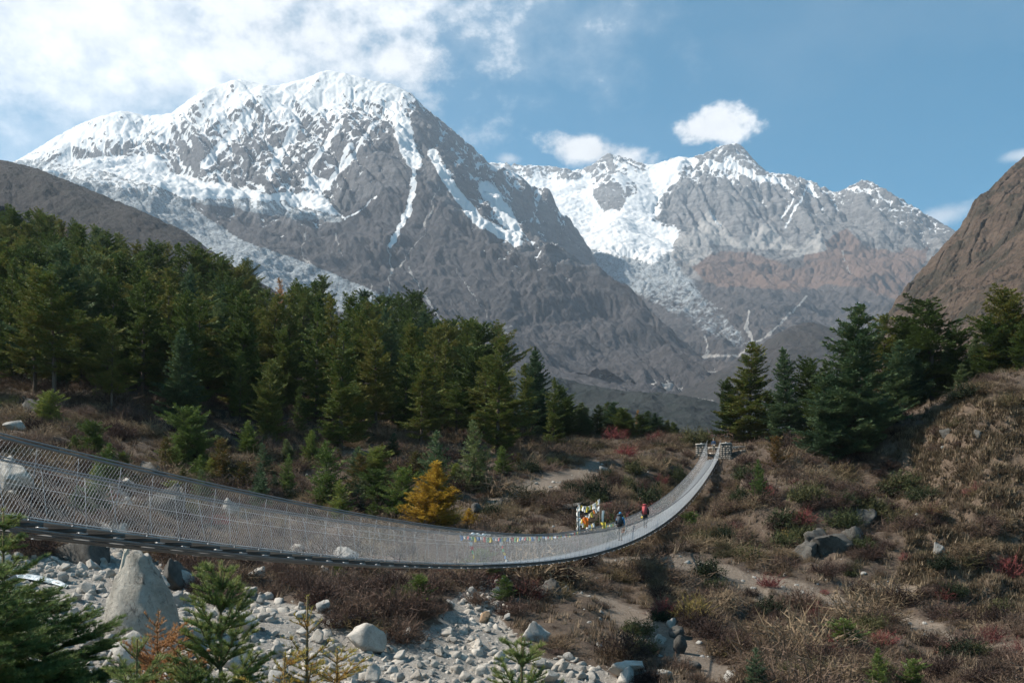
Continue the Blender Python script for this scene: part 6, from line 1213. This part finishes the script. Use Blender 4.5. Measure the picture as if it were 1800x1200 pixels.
sap('fir_sapling', 6, 893, 6.2, 'tall young fir whose leader rises along the left picture edge', spacing=0.15, nbr=7, grow=0.46, maxL=0.75, seed=2, top=0.13, rise=0.6, side=0.07, nden=1100, nlen=0.028, nw=0.0028)
sap('fir_sapling', 78, 1035, 6.6, 'dense dark young fir spreading over the lower left corner', mat=NEEDD, spacing=0.11, nbr=8, grow=1.1, maxL=0.85, seed=3, top=0.07, rise=0.45, side=0.065, nden=1100, nlen=0.028, nw=0.0028)
sap('fir_sapling', -30, 985, 5.6, 'dark fir boughs cut by the left picture edge below the tall leader', mat=NEEDD, spacing=0.12, nbr=8, grow=0.8, maxL=0.7, seed=4, top=0.10, rise=0.5, side=0.065, nden=1000, nlen=0.028, nw=0.0028)
sap('fir_sapling', 240, 1122, 4.6, 'small fir tip between the dark fir and the tall-leader fir', spacing=0.12, nbr=5, grow=0.55, maxL=0.30, seed=5, top=0.09, rise=0.8)
sap('fir_sapling', 330, 1168, 4.8, 'low fir shoot at the left foot of the tall-leader fir', mat=NEEDD, spacing=0.12, nbr=6, grow=0.7, maxL=0.34, seed=6, top=0.07)
sap('fir_sapling', 917, 1115, 5.2, 'single bright fir tip at the bottom edge near the centre', spacing=0.17, nbr=6, grow=0.55, maxL=0.30, seed=7, top=0.16, rise=0.9, side=0.08, nden=1500)
sap('larch_sapling', 540, 1046, 5.0, 'thin yellow larch sapling with sparse twigs at the bottom edge', mat=LNEED, spacing=0.155, nbr=4, grow=0.42, maxL=0.42, seed=8, top=0.17, rise=0.75, side=0.05, nden=420, nlen=0.020, thin=0.9, nw=0.0040)
sap('larch_sapling', 500, 1150, 4.7, 'small golden larch shoot left of the thin yellow larch', mat=LNEED, spacing=0.12, nbr=5, grow=0.8, maxL=0.35, seed=9, top=0.08, rise=0.6, side=0.05, nden=420, nlen=0.020, thin=0.8, nw=0.0042)
sap('larch_sapling', 592, 1138, 5.2, 'golden larch shoot right of the thin yellow larch', mat=LNEED, spacing=0.12, nbr=5, grow=0.7, maxL=0.35, seed=10, top=0.08, rise=0.6, side=0.05, nden=420, nlen=0.020, thin=0.8, nw=0.0042)
sap('larch_sapling', 276, 1092, 5.0, 'rust-orange withered larch twig in front of the huge boulder', mat=RNEED, spacing=0.10, nbr=6, grow=1.3, maxL=0.20, seed=11, top=0.04, rise=0.8, side=0.04, nden=420, nlen=0.020, thin=0.8, nw=0.0042)
sap('larch_sapling', 300, 1150, 5.1, 'second rusty larch twig beside the tall-leader fir', mat=RNEED, spacing=0.10, nbr=6, grow=1.3, maxL=0.22, seed=12, top=0.04, rise=0.7, side=0.04, nden=420, nlen=0.020, thin=0.8, nw=0.0042)

# ------------------------------------------------------------------ the air
def make_haze(density):
    me = bpy.data.meshes.new('haze'); bm = bmesh.new(); bmesh.ops.create_cube(bm, size=1.0); bm.to_mesh(me); bm.free()
    o = link('haze', me); x0, x1, y0, y1, z0, z1 = -9000, 9000, -3000, 12500, -37.0, 3700
    o.scale = (x1-x0, y1-y0, z1-z0); o.location = ((x0+x1)/2, (y0+y1)/2, (z0+z1)/2)
    m = bpy.data.materials.new('air'); m.use_nodes = True; t = m.node_tree; t.nodes.clear()
    v = t.nodes.new('ShaderNodeVolumePrincipled'); v.inputs['Color'].default_value = (0.72, 0.85, 1.0, 1); v.inputs['Density'].default_value = density; v.inputs['Anisotropy'].default_value = 0.2
    ou = t.nodes.new('ShaderNodeOutputMaterial'); t.links.new(v.outputs[0], ou.inputs['Volume'])
    me.materials.append(m); o['kind'] = 'stuff'; tag(o, 'thin pale air haze filling the whole valley', 'haze')
make_haze(4.0e-5)
